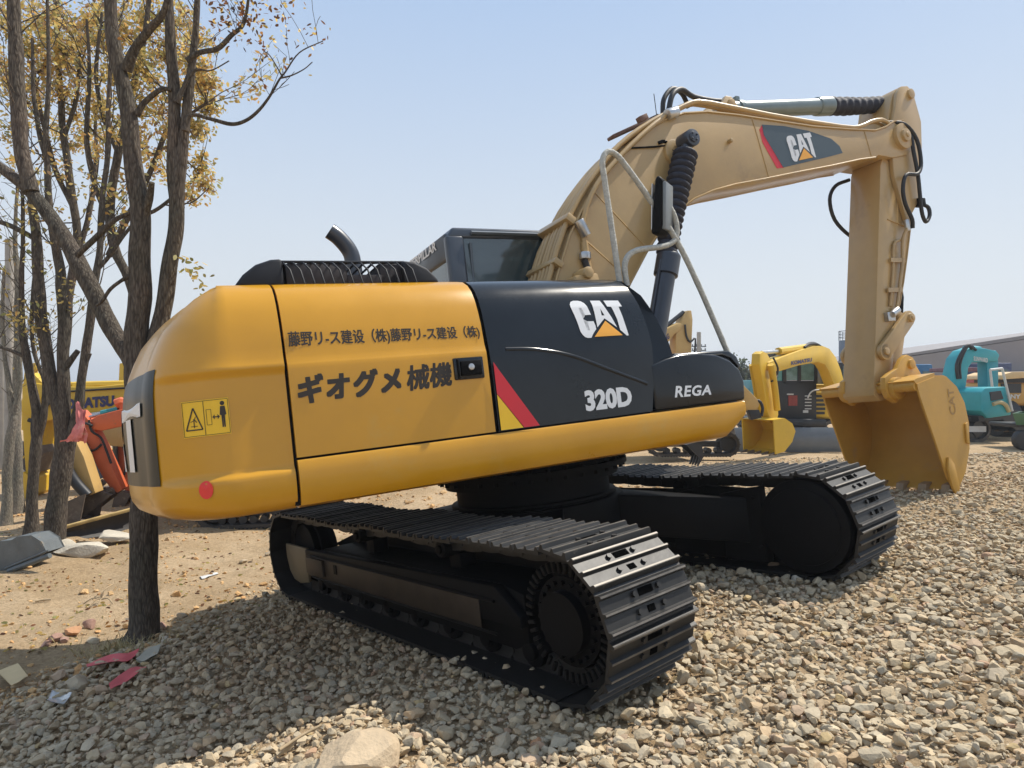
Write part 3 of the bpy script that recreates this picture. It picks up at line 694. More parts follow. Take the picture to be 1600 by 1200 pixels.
# boom cylinders (both sides)
for s_ in (-1, 1):
    a = Vector((1.78, s_*.40, 3.67)); b = Vector((.98, s_*.42, 1.55)); d = (b-a).normalized()
    mb = MB(); mb.tube([a+d*1.12, a+d*1.14, a+d*1.16, a+d*1.32, a+d*1.33, b], [.09, .105, .105, .105, .085, .085], 24)
    mb.tube([a+d*1.18+Vector((-.10, s_*.02, 0)), b+Vector((-.10, s_*.02, 0))], .016, 8)
    cy = ub(mb, 'boom_cylinder', BC, smooth=40)
    mb = MB(); mb.cyl(a+Vector((0, .075, 0)), a-Vector((0, .075, 0)), .078, 20); mb.cyl(a+Vector((0, .09, 0)), a-Vector((0, .09, 0)), .05, 16)
    for k in range(4): q = a+Vector((.035*math.cos(k*PI/2+.6), s_*.088, .035*math.sin(k*PI/2+.6))); mb.cyl(q, q+Vector((0, s_*.012, 0)), .009, 8)
    mb.tube([a, a+d*.18], .05, 14)
    sub(mb, 'rod_eye', BC, cy, bevel=.006)
    mb = MB(); pts = []; rr_ = []
    NP = 16
    for k in range(NP*4+1):
        t_ = k/(NP*4); wob = Vector((-.035*math.sin(t_*2.4), 0, 0))
        pts.append(a+d*(.12+1.02*t_)+wob); rr_.append((.078+.026*abs(math.sin(k*PI/4)))*(1.0+.12*math.sin(t_*3+1)))
    mb.tube(pts, rr_, 20); sub(mb, 'bellows_cover', BG_, cy, smooth=70)
# stick cylinder on top of the boom
a = Vector((2.62, 0, 4.22)); b = Vector((5.56, 0, 4.62)); d = (b-a).normalized()
mb = MB(); mb.tube([a+d*.05, a+d*1.55, a+d*1.56, a+d*1.6, a+d*1.78, a+d*1.79], [.088, .088, .10, .105, .105, .09], 26)
mb.cyl(a+d*.28-Vector((0, .0, 0)), a+d*.33, .1, 24); mb.box(a+d*.30+Vector((0, 0, .11)), (.05, .05, .05))
sc = ub(mb, 'stick_cylinder', CH, smooth=40)
mb = MB(); pts = []; rr_ = []
for k in range(49):
    t_ = k/48; pts.append(a+d*(1.79+1.0*t_)+Vector((0, 0, -.012*math.sin(t_*PI)))); rr_.append(.098+.010*math.sin(k*PI/3)+.006*noise.noise((k*.4, 0, 1))-.012*t_)
mb.tube(pts, rr_, 20); sub(mb, 'bellows_cover', BG_, sc, smooth=80)
mb = MB(); mb.tube([a+d*2.6, b], .045, 14); mb.cyl(b-Vector((0, .09, 0)), b+Vector((0, .09, 0)), .07, 18); sub(mb, 'rod', ST, sc, smooth=40)
mb = MB(); mb.prism([(2.36, 4.04), (2.50, 4.17), (2.60, 4.30), (2.68, 4.30), (2.76, 4.2), (2.86, 4.06)], -.16, -.11); mb.prism([(2.36, 4.04), (2.50, 4.17), (2.60, 4.30), (2.68, 4.30), (2.76, 4.2), (2.86, 4.06)], .11, .16); mb.cyl((2.66, -.18, 4.22), (2.66, .18, 4.22), .05, 14); sub(mb, 'cylinder_lug', YB, boom, bevel=.01)
# stick ------------------------------------------------------------
SP = [(5.30, 4.62), (5.40, 4.70), (5.52, 4.72), (5.62, 4.66), (5.64, 4.58), (5.66, 4.48), (5.70, 4.3), (5.64, 3.98), (5.46, 3.46), (5.30, 3.05), (5.14, 2.67), (5.01, 2.38), (4.88, 2.12), (4.76, 1.98), (4.66, 1.62), (4.55, 1.32), (4.50, 1.12), (4.40, 1.07), (4.28, 1.07), (4.20, 1.14), (4.22, 1.26), (4.41, 1.96), (4.60, 2.67), (4.88, 3.73), (4.98, 3.90), (5.06, 4.1), (5.16, 4.36)]
mb = MB(); mb.prism(SP, -.19, .19); stick = ub(mb, 'stick', YB, bevel=.01)
mb = MB(); P_ = [(5.06, 4.12), (5.22, 4.40), (5.30, 4.60), (5.40, 4.70), (5.52, 4.72), (5.62, 4.66), (5.66, 4.48), (5.70, 4.3), (5.64, 3.98), (5.40, 3.3), (5.14, 3.05), (5.02, 3.6)]
for y0, y1 in ((-.245, -.192), (.192, .245)): mb.prism(P_, y0, y1)
sub(mb, 'side_plate', YB, stick, bevel=.01)
mb = MB()
mb.tube([(SP[i][0]-.012, -.192, SP[i][1]) for i in range(9, 15)], .009, 6)
mb.tube([(5.20, -.195, 3.02), (4.86, -.195, 3.10)], .008, 6)
sub(mb, 'weld_seam', YB, stick)
pieces([[((5.55, -.27, 4.62), (5.55, .27, 4.62), .06, 18)], [((4.42, -.25, 1.60), (4.42, .25, 1.60), .085, 20), ((4.42, -.27, 1.60), (4.42, .27, 1.60), .04, 14)]], 'pin_boss', YB, lambda m_, n_, t_, **k: sub(m_, n_, t_, stick, **k), bevel=.006)
mb = MB()
mb.tube(smooth_pts([(5.10, -.27, 3.0), (5.03, -.23, 2.86), (4.98, -.22, 2.6), (4.88, -.22, 2.36), (4.78, -.22, 2.12), (4.72, -.22, 2.02)], 3), .018, 8)
mb.tube(smooth_pts([(5.02, -.21, 2.86), (4.88, -.21, 2.80), (4.80, -.21, 2.5), (4.66, -.21, 2.1)], 3), .016, 8)
for z_ in (2.62, 2.28): mb.box((z_*.37+3.93, -.215, z_), (.26, .025, .05))
sub(mb, 'hydraulic_tube', YB, stick, smooth=50)
pieces([[((4.62, -.24, 2.0), (4.74, -.24, 2.05), .04, 12), ((4.62, -.215, 1.98), (.13, .05, .1))], [((5.10, -.26, 2.95), (5.1, -.26, 3.08), .03, 10)]], 'hose_coupling', ST, lambda m_, n_, t_, **k: sub(m_, n_, t_, stick, **k), bevel=.004)
hoses = [[(5.08, -.22, 4.24), (5.26, -.30, 4.20), (5.42, -.32, 4.02), (5.42, -.33, 3.74), (5.30, -.34, 3.60), (5.10, -.33, 3.58), (5.02, -.32, 3.42), (5.04, -.31, 3.25), (5.16, -.29, 3.08), (5.18, -.27, 2.98)],
         [(5.14, -.2, 4.24), (5.34, -.29, 4.10), (5.34, -.31, 3.88), (5.36, -.31, 3.6), (5.36, -.30, 3.35), (5.37, -.29, 3.15), (5.44, -.28, 3.06), (5.53, -.28, 3.14), (5.54, -.27, 3.24), (5.46, -.25, 3.28)],
         [(4.92, .24, 3.72), (4.74, .30, 3.66), (4.64, .33, 3.5), (4.68, .33, 3.25), (4.86, .29, 3.05), (4.98, .24, 3.0)],
         [(5.33, -.12, 3.12), (5.24, -.1, 2.8), (5.10, -.1, 2.5), (5.02, -.12, 2.3), (5.02, -.1, 2.2)]]
for h_ in hoses: mb = MB(); mb.tube(smooth_pts(h_, 4), .022, 10); sub(mb, 'hose', RB, stick, smooth=60)
mb = MB(); mb.box((5.44, -.24, 3.30), (.12, .08, .1)); mb.cyl((5.0, -.1, 2.22), (4.93, -.1, 1.98), .06, 14); mb.box((5.0, -.08, 2.25), (.14, .1, .12)); sub(mb, 'bucket_cylinder_gland', BD, stick, bevel=.01)
mb = MB(); mb.tube([(5.46, 0, 3.5), (5.0, 0, 2.15)], .07, 16); mb.tube([(5.0, 0, 2.2), (4.9, 0, 1.95)], .035, 12); sub(mb, 'bucket_cylinder', YB, stick, smooth=40)
# linkage: two idler links, one push link each side
def link(a, b, ra, rb, y0, y1):
    a = Vector(a); b = Vector(b); d = (b-a).normalized(); n2 = Vector((-d.y, d.x)); pts = []
    for k in range(9): an = PI*k/8; pts.append(tuple(a+n2*ra*math.cos(an)-d*ra*math.sin(an)))
    pts = pts[::-1]
    pts2 = []
    for k in range(9): an = PI*k/8; pts2.append(tuple(b+n2*rb*math.cos(an)+d*rb*math.sin(an)))
    m_ = (a+b)/2; P = pts[::-1]+pts2[::-1]
    mb.prism(P, y0, y1)
for s_ in (-1, 1):
    mb = MB(); link((4.42, 1.60), (4.93, 1.95), .095, .085, s_*.25, s_*.205); ub(mb, 'idler_link', YB, bevel=.006)
mb = MB(); link((4.93, 1.95), (4.70, 1.43), .085, .075, -.16, .16); pl = ub(mb, 'push_link', YB, bevel=.01)
mb = MB(); mb.cyl((4.93, -.28, 1.95), (4.93, .28, 1.95), .05, 16); mb.cyl((4.93, -.29, 1.95), (4.93, .29, 1.95), .025, 12); sub(mb, 'pin', YB, pl, bevel=.004)
# bucket -----------------------------------------------------------
BW = .55
prof = [(4.27, 1.20), (4.30, 1.24), (4.6, 1.285), (4.80, 1.27), (4.98, 1.14), (5.08, .95), (5.11, .72), (5.05, .45), (4.92, .22), (4.78, .10), (4.68, .06)]
inn = [(4.70, .085), (4.78, .13), (4.90, .25), (5.02, .47), (5.075, .72), (5.045, .93), (4.95, 1.11), (4.79, 1.235), (4.6, 1.25), (4.34, 1.20), (4.31, 1.17)]
mb = MB(); mb.prism(prof+inn, -BW, BW)
bucket = ub(mb, 'bucket', YK, smooth=40); bucket.matrix_basis = UP @ Matrix.Translation((0, -.05, 0))
for s_ in (-1, 1):
    mb = MB(); mb.prism([(4.28, 1.22), (4.6, 1.27), (4.80, 1.26), (4.97, 1.13), (5.07, .95), (5.10, .72), (5.04, .45), (4.91, .22), (4.77, .09), (4.66, .06), (4.58, .2), (4.42, .72), (4.30, 1.1)], s_*BW, s_*(BW+.02))
    sub(mb, 'side_wall', YK, bucket, smooth=30)
for s_ in (-1, 1):
    mb = MB(); mb.prism([(4.60, .09), (4.56, .30), (4.60, .42), (4.68, .34), (4.72, .08), (4.66, -.01)], s_*(BW+.021), s_*(BW+.05)); sub(mb, 'side_cutter', YK, bucket, bevel=.006); mb = MB()
    mb.prism([(4.98, .52), (5.0, .72), (5.04, .74), (5.03, .50)], s_*(BW+.021), s_*(BW+.04)); sub(mb, 'wear_strip', YK, bucket, bevel=.004)
mb = MB(); mb.tube([(4.30, -BW, 1.20), (4.30, BW, 1.20)], .055, 12); mb.prism([(4.25, 1.26), (4.30, 1.275), (4.62, 1.31), (4.62, 1.25), (4.3, 1.2)], -BW-.01, BW+.01); sub(mb, 'top_beam', YK, bucket, smooth=50)
for s_ in (-1, 1):
    mb = MB(); mb.prism([(4.24, 1.10), (4.20, 1.20), (4.22, 1.32), (4.32, 1.36), (4.46, 1.40), (4.56, 1.50), (4.66, 1.54), (4.76, 1.50), (4.80, 1.40), (4.90, 1.26), (4.7, 1.2), (4.45, 1.08), (4.36, 1.03)], s_*.275, s_*.215)
    mb.cyl((4.36, s_*.33, 1.19), (4.36, s_*.20, 1.19), .12, 24); mb.cyl((4.36, s_*.345, 1.19), (4.36, s_*.33, 1.19), .06, 18); mb.cyl((4.70, s_*.30, 1.43), (4.70, s_*.2, 1.43), .055, 18)
    sub(mb, 'hanger', YK, bucket, bevel=.008)
for k in range(5):
    y = -.50+k*.25
    mb = MB(); mb.prism([(4.64, .12), (4.60, .03), (4.58, -.11), (4.62, -.12), (4.72, .02), (4.75, .13)], y-.045, y+.045); sub(mb, 'tooth', mat('tooth_steel', (.30, .21, .12), rough=.55, var=.25), bucket, bevel=.008)
# embossed mark on the bucket side
V, Fc = text_mesh('CAT', 1, .02, cut=0); mb = MB()
fq = quad_map([(4.72, .86), (4.72, 1.13), (4.82, 1.13), (4.82, .86)][0:4]); mb.add([(4.88-.11*v+.02*u, -BW-.024, .84+.28*u+.0*v) for u, v in V], Fc)
sub(mb, 'lettering', mat('embossed_brown', (.32, .18, .05), rough=.5, var=.1), bucket, smooth=0)
# handrails and mirror
def rail(pts, r=.021, name='handrail'):
    mb = MB(); P = smooth_pts(pts, 5); mb.tube(P, [r*(1+.10*noise.noise((i*.9, 0, 3))) for i in range(len(P))], 10); return ub(mb, name, WR, smooth=70)
rail([(.27, -1.12, 2.23), (.26, -1.12, 2.6), (.25, -1.12, 2.95), (.25, -1.12, 3.08), (.30, -1.12, 3.155), (.38, -1.12, 3.14), (.48, -1.12, 3.03), (.66, -1.12, 2.79), (.84, -1.12, 2.52), (.98, -1.12, 2.22), (1.10, -1.12, 1.92), (1.20, -1.12, 1.66)])
rail([(.33, -1.12, 2.2), (.33, -1.12, 2.34), (.38, -1.12, 2.42), (.48, -1.12, 2.46), (.66, -1.12, 2.48), (.78, -1.12, 2.51), (.84, -1.12, 2.57), (.85, -1.12, 2.68), (.81, -1.12, 2.78), (.77, -1.12, 2.84)], .021, 'mirror_arm')
mb = MB(); Mx = R('Z', -1.02) @ R('Y', .14)
mb.prism([(-.045, -.20), (-.02, .19), (.0, .22), (.035, .19), (.04, -.14), (.02, -.2)][0:6], -.10, .10)
mb.v = [tuple((Mx @ Vector(v))+Vector((.73, -1.12, 2.77))) for v in mb.v]
mi = ub(mb, 'mirror', BD, bevel=.018, seg=3)
mb = MB(); mb.box((0, 0, 0), (.006, .165, .33)); mb.v = [tuple((Mx @ (Vector(v)+Vector((-.045, 0, 0))))+Vector((.73, -1.12, 2.77))) for v in mb.v]
mb2 = MB(); mb2.box((.045, 0, 0), (.03, .17, .34)); mb2.v = [tuple((Mx @ Vector(v))+Vector((.73, -1.12, 2.77))) for v in mb2.v]
sub(mb, 'mirror_glass', ST, mi); sub(mb2, 'mirror_back', mat('mirror_shell', (.18, .2, .21), rough=.35, var=.1), mi, bevel=.01)
mb = MB(); mb.tube([(2.0, .2, 4.0), (2.0, .2, 4.42)], .004, 5); mb.tube([(2.0, .2, 4.0), (2.0, .2, 4.16)], .012, 6); mb.box((1.95, .2, 4.06), (.12, .06, .06)); sub(mb, 'aerial', BD, boom)
# undercarriage ------------------------------------------------------
LH, TR, GA, SWD = 1.78, .392, 2.381, .602
TI = TR-.045                                    # plate radius
per = 2*2*LH+2*PI*TI; NS = 48; pitch = per/NS
def shoe_mesh():
    mb = MB(); h = .014; gh = .032; hw = SWD/2; p2 = pitch*.5
    # x along the belt, y across, z outward ; outline of a triple grouser plate
    o = [(-p2-.012, -.004), (-p2+.006, .004), (-p2+.012, gh), (-p2+.026, gh), (-p2+.034, h), (-.012, h), (-.006, gh*.92), (.006, gh*.92), (.012, h), (p2-.03, h), (p2-.022, gh), (p2-.008, gh), (p2+.0, .003), (p2+.0, -.004)]
    mb.prism(o, -hw, hw)
    mb.mi = 2
    for gx in (-p2+.019, 0, p2-.015): mb.box((gx, 0, gh*(.94 if gx == 0 else 1.0)+.001), (.009, 2*hw-.004, .003))
    mb.mi = 0
    for sx in (-.042, .038):
        for y in (-.085, .085): mb.tube([(sx, y, h-.002), (sx, y, h+.014)], .014, 6)
    mb.mi = 1; mb.box((-.002 if False else -.042, 0, h+.001), (.034, .10, .002)); mb.box((.040, 0, h+.001), (.03, .05, .002)); mb.mi = 0  # raised black boxes stand in for the shade inside open slots
    # chain link under the plate
    for y in (-.085, .085): mb.prism([(-p2-.02, -.05), (-p2-.02, -.09), (-.03, -.10), (.03, -.10), (p2+.02, -.09), (p2+.02, -.05), (p2-.02, -.004), (-p2+.02, -.004)], y-.02, y+.02)
    mb.cyl((-p2, -.11, -.06), (-p2, .11, -.06), .028, 10)
    return mb
first = None
def belt_pos(s):
    s %= per; L_ = 2*LH; a = PI*TI
    if s < L_: # top run, travelling +x ; slight sag between the rollers
        x = -LH+s; sag = -.028*abs(math.sin((x+.05)/LH*1.5*PI))*(1-abs(x/LH)**4); return x, TR+TI+sag, 0
    s -= L_
    if s < a: t_ = s/TI; return LH+TI*math.sin(t_), TR+TI*math.cos(t_), t_
    s -= a
    if s < L_: return LH-s, TR-TI, PI
    s -= L_; t_ = s/TI; return -LH-TI*math.sin(t_), TR-TI*math.cos(t_), PI+t_
for trk, yc in enumerate((-1.455+SWD/2, GA-1.455+SWD/2)):
    sg = -1 if trk == 0 else 1
    mb = MB()
    mb.prism([(-1.35, .20), (-1.35, .40), (-1.2, .47), (1.2, .50), (1.42, .46), (1.42, .2), (1.3, .15), (-1.2, .15)], yc-.17, yc+.17)
    mb.prism([(-1.45, .30), (-1.45, .46), (1.25, .50), (1.45, .36), (1.45, .30)], yc+sg*.17, yc+sg*.235)
    mb.box((.1, yc-sg*.21, .30), (2.3, .08, .26))
    frame = mb.build('track_frame', BD, ex, ID, bevel=.012)
    mb = MB(); mb.prism([(-1.72, .40), (-1.0, .60), (1.15, .62), (1.5, .46)], yc-sg*.14, yc-sg*.17); sub(mb, 'gap_blocker', BD, frame)  # black plate added so the gap under the top run stays dark
    # idler, sprocket, rollers
    mb = MB(); mb.cyl((-LH, yc-.05, TR), (-LH, yc+.05, TR), .27, 32); mb.cyl((-LH, yc-.11, TR), (-LH, yc+.11, TR), .235, 32); sub(mb, 'idler', BD, frame, bevel=.01)
    mb = MB()
    NTT = 21; P = []
    for k in range(NTT*4):
        an = 2*PI*k/(NTT*4); r_ = .262 if k % 4 in (0, 1) else .31; P.append((LH+r_*math.cos(an), TR+r_*math.sin(an)))
    mb.prism(P, yc-.035, yc+.035); mb.cyl((LH, yc-.2, TR), (LH, yc+.2, TR), .215, 36); mb.cyl((LH, yc+sg*.2, TR), (LH, yc+sg*.25, TR), .15, 30)
    for k in range(20): an = 2*PI*k/20; mb.cyl((LH+.185*math.cos(an), yc+sg*.2, TR+.185*math.sin(an)), (LH+.185*math.cos(an), yc+sg*.222, TR+.185*math.sin(an)), .013, 6)
    sub(mb, 'sprocket', BD, frame, smooth=30)
    if trk == 0:   # ribbed guard ring round the final drive
        mb = MB()
        for k in range(40):
            an = 2*PI*k/40; c = Vector((LH+.262*math.cos(an), yc-.215, TR+.262*math.sin(an))); mb.box(c, (.05, .02, .018), R('Y', -an).to_3x3())
        sub(mb, 'guard_ring', mat('grimy_steel', (.009, .0085, .008), spec=.15, rough=.6, var=.4, vscale=14), frame, bevel=.004)
    for k in range(8):
        x = -1.35+2.75*k/7; mb = MB(); mb.cyl((x, yc-.14, .155), (x, yc+.14, .155), .088, 20); mb.cyl((x, yc-.17, .155), (x, yc+.17, .155), .05, 14); sub(mb, 'track_roller', BD, frame, bevel=.006)
    for x in (-.55, .62):
        mb = MB(); mb.cyl((x, yc-.16, .625), (x, yc+.16, .625), .055, 18); mb.box((x, yc, .52), (.12, .12, .12)); mb.cyl((x, yc+sg*.16, .625), (x, yc+sg*.18, .625), .03, 12); sub(mb, 'carrier_roller', BD, frame, bevel=.005)
    if trk == 0:
        mb = MB(); mb.prism([(-2.0, .46), (-1.50, .455), (-1.52, .16), (-1.72, .13), (-1.86, .15), (-1.95, .22), (-2.0, .34)], yc-.20, yc-.17)
        sub(mb, 'idler_bracket', mat('khaki_plate', (.14, .11, .065), rough=.5, var=.15), frame, bevel=.008)
        mb = MB(); mb.box((-.15, yc-.239, .335), (2.5, .008, .165)); mb.box((-1.2, yc-.25, .345), (.34, .03, .13)); sub(mb, 'frame_plate', mat('brown_plate', (.04, .03, .022), spec=.2, rough=.5, var=.4, vscale=3), frame, bevel=.003)
        mb = MB(); mb.box((-.82, yc-.245, .36), (.05, .008, .07)); mb.tube([(-1.3, yc-.245, .425), (1.25, yc-.245, .42)], .009, 5); mb.tube([(-1.3, yc-.245, .25), (1.25, yc-.245, .245)], .009, 5); sub(mb, 'frame_trim', BD, frame)
    else:
        mb = MB(); mb.cyl((LH-.02, yc-.30, TR), (LH-.02, yc-.2, TR), .325, 40); mb.cyl((LH-.02, yc-.315, TR), (LH-.02, yc-.3, TR), .27, 40)
        mb.prism([(1.1, .60), (1.3, .64), (1.45, .66), (1.45, .1), (1.1, .1)], yc-.29, yc-.20)
        if False: mb.prism([(1.3, .64), (1.45, .68), (1.62, .66), (1.78, .70), (2.0, .62), (2.08, .4), (2.0, .18), (1.8, .09), (1.5, .1), (1.35, .2)], yc-.29, yc-.20)
        mb.prism([(.6, .12), (.6, .58), (.95, .66), (1.3, .64), (1.45, .3), (1.3, .1)], yc-.26, yc-.20)
        for q in ((1.40, .58), (1.95, .52), (1.42, .22), (1.80, .15)): mb.cyl((q[0], yc-.31, q[1]), (q[0], yc-.29, q[1]), .016, 8)
        sub(mb, 'motor_cover', BD, frame, bevel=.012)
    for k in range(NS):
        s_ = (k+.5)*pitch+.03; x, z, an = belt_pos(s_)
        if first is None: first = shoe_mesh().build('track_shoe', [SH, mat('slot_shade', (.003, .003, .003), rough=.9, var=0, spec=0), mat('grouser_tip', (.16, .145, .125), rough=.5, metal=.4, var=.4, vscale=10)], frame, ID, bevel=0, smooth=30, fixn=True); so_ = first
        else: so_ = first.copy(); C.objects.link(so_); so_.parent = frame
        so_.matrix_basis = Matrix.Translation((x, yc, z)) @ R('Y', an)
# car body
mb = MB()
mb.cyl((0, 0, .45), (0, 0, .70), .72, 40); mb.cyl((0, 0, .70), (0, 0, .735), .67, 40)
for sx in (-1, 1):
    for sy in (-1, 1):
        q0 = Vector((sx*.25, sy*.55, 0)); 
        a0, a1 = Vector((sx*.05, sy*.6)), Vector((sx*.62, sy*.25)); b0, b1 = Vector((sx*.45, sy*.95)), Vector((sx*1.35, sy*.95))
        top = [(a0.x, a0.y, .70), (a1.x, a1.y, .70), (b1.x, b1.y, .58), (b0.x, b0.y, .60)]
        bot = [(a0.x, a0.y, .40), (a1.x, a1.y, .40), (b1.x, b1.y, .24), (b0.x, b0.y, .26)]
        mb.add(top+bot, [(0, 1, 2, 3), (7, 6, 5, 4), (0, 4, 5, 1), (1, 5, 6, 2), (2, 6, 7, 3), (3, 7, 4, 0)])
mb.box((0, 0, .5), (1.2, 1.5, .3))
mb.build('car_body', BD, ex, ID, bevel=.015, fixn=True)
# ---------------------------------------------------------------- far machines and buildings
def gp(x, y, lo=2.0):
    d = Vector(((x-800)/F, 1, -(y-600)/F)); t_ = lo
    while t_ < 90:
        q = d*t_
        if q.z+CZ < G(q.x, q.y): return Vector((q.x, q.y, G(q.x, q.y)))
        t_ += .02 if t_ < 15 else .2
    q = d*90; return Vector((q.x, q.y, G(q.x, q.y)))
class T:   # a thing: empty root plus parts given in world space
    def __init__(s, name, loc, label, cat, group=None):
        s.r = empty(name, loc, label, cat, group); s.loc = tuple(loc)
    def part(s, mb, name, m, parent=None, **k):
        return mb.build(name, m, parent or s.r, off=s.loc, **k)
def fbox(mb, x0, y0, x1, y1, Y, d, tilt=0):   # box whose front face spans the pixel rectangle at distance Y
    a = at(x0, y0, Y); b = at(x1, y1, Y); mb.box(((a.x+b.x)/2, Y+d/2, (a.z+b.z)/2), (abs(b.x-a.x), d, abs(a.z-b.z)))
def plate(mb, px, P0, ang, th):
    pts = [vplane(x, y, P0, ang) for x, y in px]; n = Vector((-math.sin(ang), math.cos(ang), 0))*th/2
    k = len(pts); vs = [p-n for p in pts]+[p+n for p in pts]
    mb.add(vs, [tuple(range(k)), tuple(range(2*k-1, k-1, -1))]+[(i, i+k, (i+1) % k+k, (i+1) % k) for i in range(k)])
def ptube(mb, px, P0, ang, r, off=0, n=8):
    nn = Vector((-math.sin(ang), math.cos(ang), 0))*off; pts = [vplane(x, y, P0, ang)+nn for x, y in px]
    mb.tube(smooth_pts(pts, 3) if len(pts) > 2 else pts, r, n)
def ptext(body, q, P0, ang, off, bold=.03):
    V, Fc = text_mesh(body, 1, bold, cut=0); f_ = quad_map(q); nn = Vector((-math.sin(ang), math.cos(ang), 0))*off; mb = MB()
    mb.add([vplane(*f_(u, v), P0, ang)+nn for u, v in V], Fc); return mb
KY = mat('far_yellow', (.62, .40, .03), rough=.45, var=.1, vscale=1.5, bump=.02, dirt=(.32, .24, .12), dscale=3, dthr=.64)
KO = mat('far_orange', (.66, .14, .05), rough=.5, var=.15, vscale=1.5, dirt=(.3, .16, .09), dscale=4, dthr=.6)
KT = mat('far_tan', (.52, .34, .12), rough=.5, var=.12, vscale=1.5, dirt=(.3, .2, .12), dscale=4, dthr=.6)
TL = mat('far_teal', (.03, .33, .38), rough=.4, var=.12, vscale=1.5)
GY = mat('far_grey_steel', (.12, .14, .16), rough=.5, var=.15, vscale=2, dirt=(.25, .2, .15), dscale=4, dthr=.62)
DK = mat('far_black', (.02, .022, .026), rough=.45, var=.2, vscale=3)
TRK = mat('far_track', (.05, .045, .04), rough=.65, var=.3, vscale=10, dirt=(.22, .17, .11), dscale=8, dthr=.55)
MUD = mat('worn_bucket', (.13, .10, .075), rough=.7, var=.3, vscale=6, bump=.2, dirt=(.3, .24, .17), dscale=7, dthr=.56)
FG = mat('far_glass', (.07, .12, .12), rough=.08, coat=.6, var=.3)
WH = mat('far_white', (.6, .6, .58), rough=.5, var=.08)
def far_track(t, a, b, h, w_, m=TRK, name='track'):
    """crawler track between two ground points (world)"""
    a = Vector(a); b = Vector(b); d = (b-a); L_ = d.length; d.normalize(); z = Vector((0, 0, 1)); s_ = d.cross(z).normalized(); r = h/2
    mb = MB(); P = []
    for k in range(17): an = PI/2+PI*k/16; P.append((r+r*math.cos(an), r+r*math.sin(an)))
    for k in range(17): an = -PI/2+PI*k/16; P.append((L_-r+r*math.cos(an), r+r*math.sin(an)))
    vs = [a+d*x+z*zz+s_*w_/2*sg for sg in (-1, 1) for x, zz in P]; k = len(P)
    inn = [a+d*(x+(r*.22 if x < L_/2 else -r*.22))+z*(r+(zz-r)*.78)+s_*w_/2*sg for sg in (-1, 1) for x, zz in P]
    V = vs+inn
    mb.add(V, [(i, (i+1) % k, k+(i+1) % k, k+i) for i in range(k)]+[(i, 2*k+i, 2*k+(i+1) % k, (i+1) % k) for i in range(k)]+[(k+i, k+(i+1) % k, 3*k+(i+1) % k, 3*k+i) for i in range(k)]+[(2*k+i, 3*k+i, 3*k+(i+1) % k, 2*k+(i+1) % k) for i in range(k)])
    n_ = int(2*L_/.17)
    for i in range(n_):                           # grouser bars
        u = (i+.5)/n_; 
        for zz, q in ((h+.012, u), (-.0, u)):
            c = a+d*(r+(L_-2*r)*q)+z*zz; mb.tube([c-s_*w_/2, c+s_*w_/2], .016, 4)
    for an in [PI*(j+.5)/7 for j in range(7)]:
        for cx, sg in ((r, -1), (L_-r, 1)):
            c = a+d*(cx+sg*math.sin(an)*(r+.008))+z*(r+math.cos(an)*(r+.008)); mb.tube([c-s_*w_/2, c+s_*w_/2], .016, 4)
    o = t.part(mb, name, m, smooth=30, fixn=True)
    mb = MB(); c0 = a+d*r+z*r; c1 = b-d*r+z*r
    for c, rr_ in ((c0, r*.62), (c1, r*.62)): mb.cyl(c-s_*w_*.35, c+s_*w_*.35, rr_, 20)
    for i in range(6): c = c0+(c1-c0)*(i+.7)/6.4-z*(r*.55); mb.cyl(c-s_*w_*.3, c+s_*w_*.3, r*.24, 12)
    mb.tube([c0, c1], r*.33, 4)
    t.part(mb, 'wheels', DK, parent=o, smooth=30)
    return o
def bucket_px(t, px, P0, ang, wd, m, teeth=4, tm=None, name='bucket'):
    """bucket: outline in pixels, two side walls, curved shell, open on the edge between the last and the first point"""
    pts = [vplane(x, y, P0, ang) for x, y in px]; n = Vector((-math.sin(ang), math.cos(ang), 0))
    mb = MB(); k = len(pts)
    for s_ in (-1, 1):
        q = [p+n*s_*wd/2 for p in pts]; q2 = [p+n*s_*(wd/2-.025) for p in pts]
        mb.add(q+q2, [tuple(range(k)), tuple(range(2*k-1, k-1, -1))]+[(i, i+k, (i+1) % k+k, (i+1) % k) for i in range(k)])
    c = sum(pts, Vector())/k
    inn = [p+(c-p)*.06 for p in pts]
    L_ = [p-n*wd/2 for p in pts]+[p+n*wd/2 for p in pts]+[p-n*wd/2 for p in inn]+[p+n*wd/2 for p in inn]
    mb.add(L_, [(i, i+1, k+i+1, k+i) for i in range(k-1)]+[(2*k+i, 3*k+i, 3*k+i+1, 2*k+i+1) for i in range(k-1)]+[(0, k, 3*k, 2*k), (k-1, 3*k-1, 4*k-1, 2*k-1+k*0+k)])
    o = t.part(mb, name, m, smooth=30)
    if teeth:
        e = pts[-1]; d = (pts[-1]-pts[-2]).normalized()
        for i in range(teeth):
            cc_ = e+n*wd*(-.44+.88*i/(teeth-1)); mb = MB(); mb.tube([cc_-d*.05, cc_+d*.13], [.045, .018], 4); t.part(mb, 'tooth', tm or m, parent=o)
    return o
GRP = 'other excavators parked around the yard'
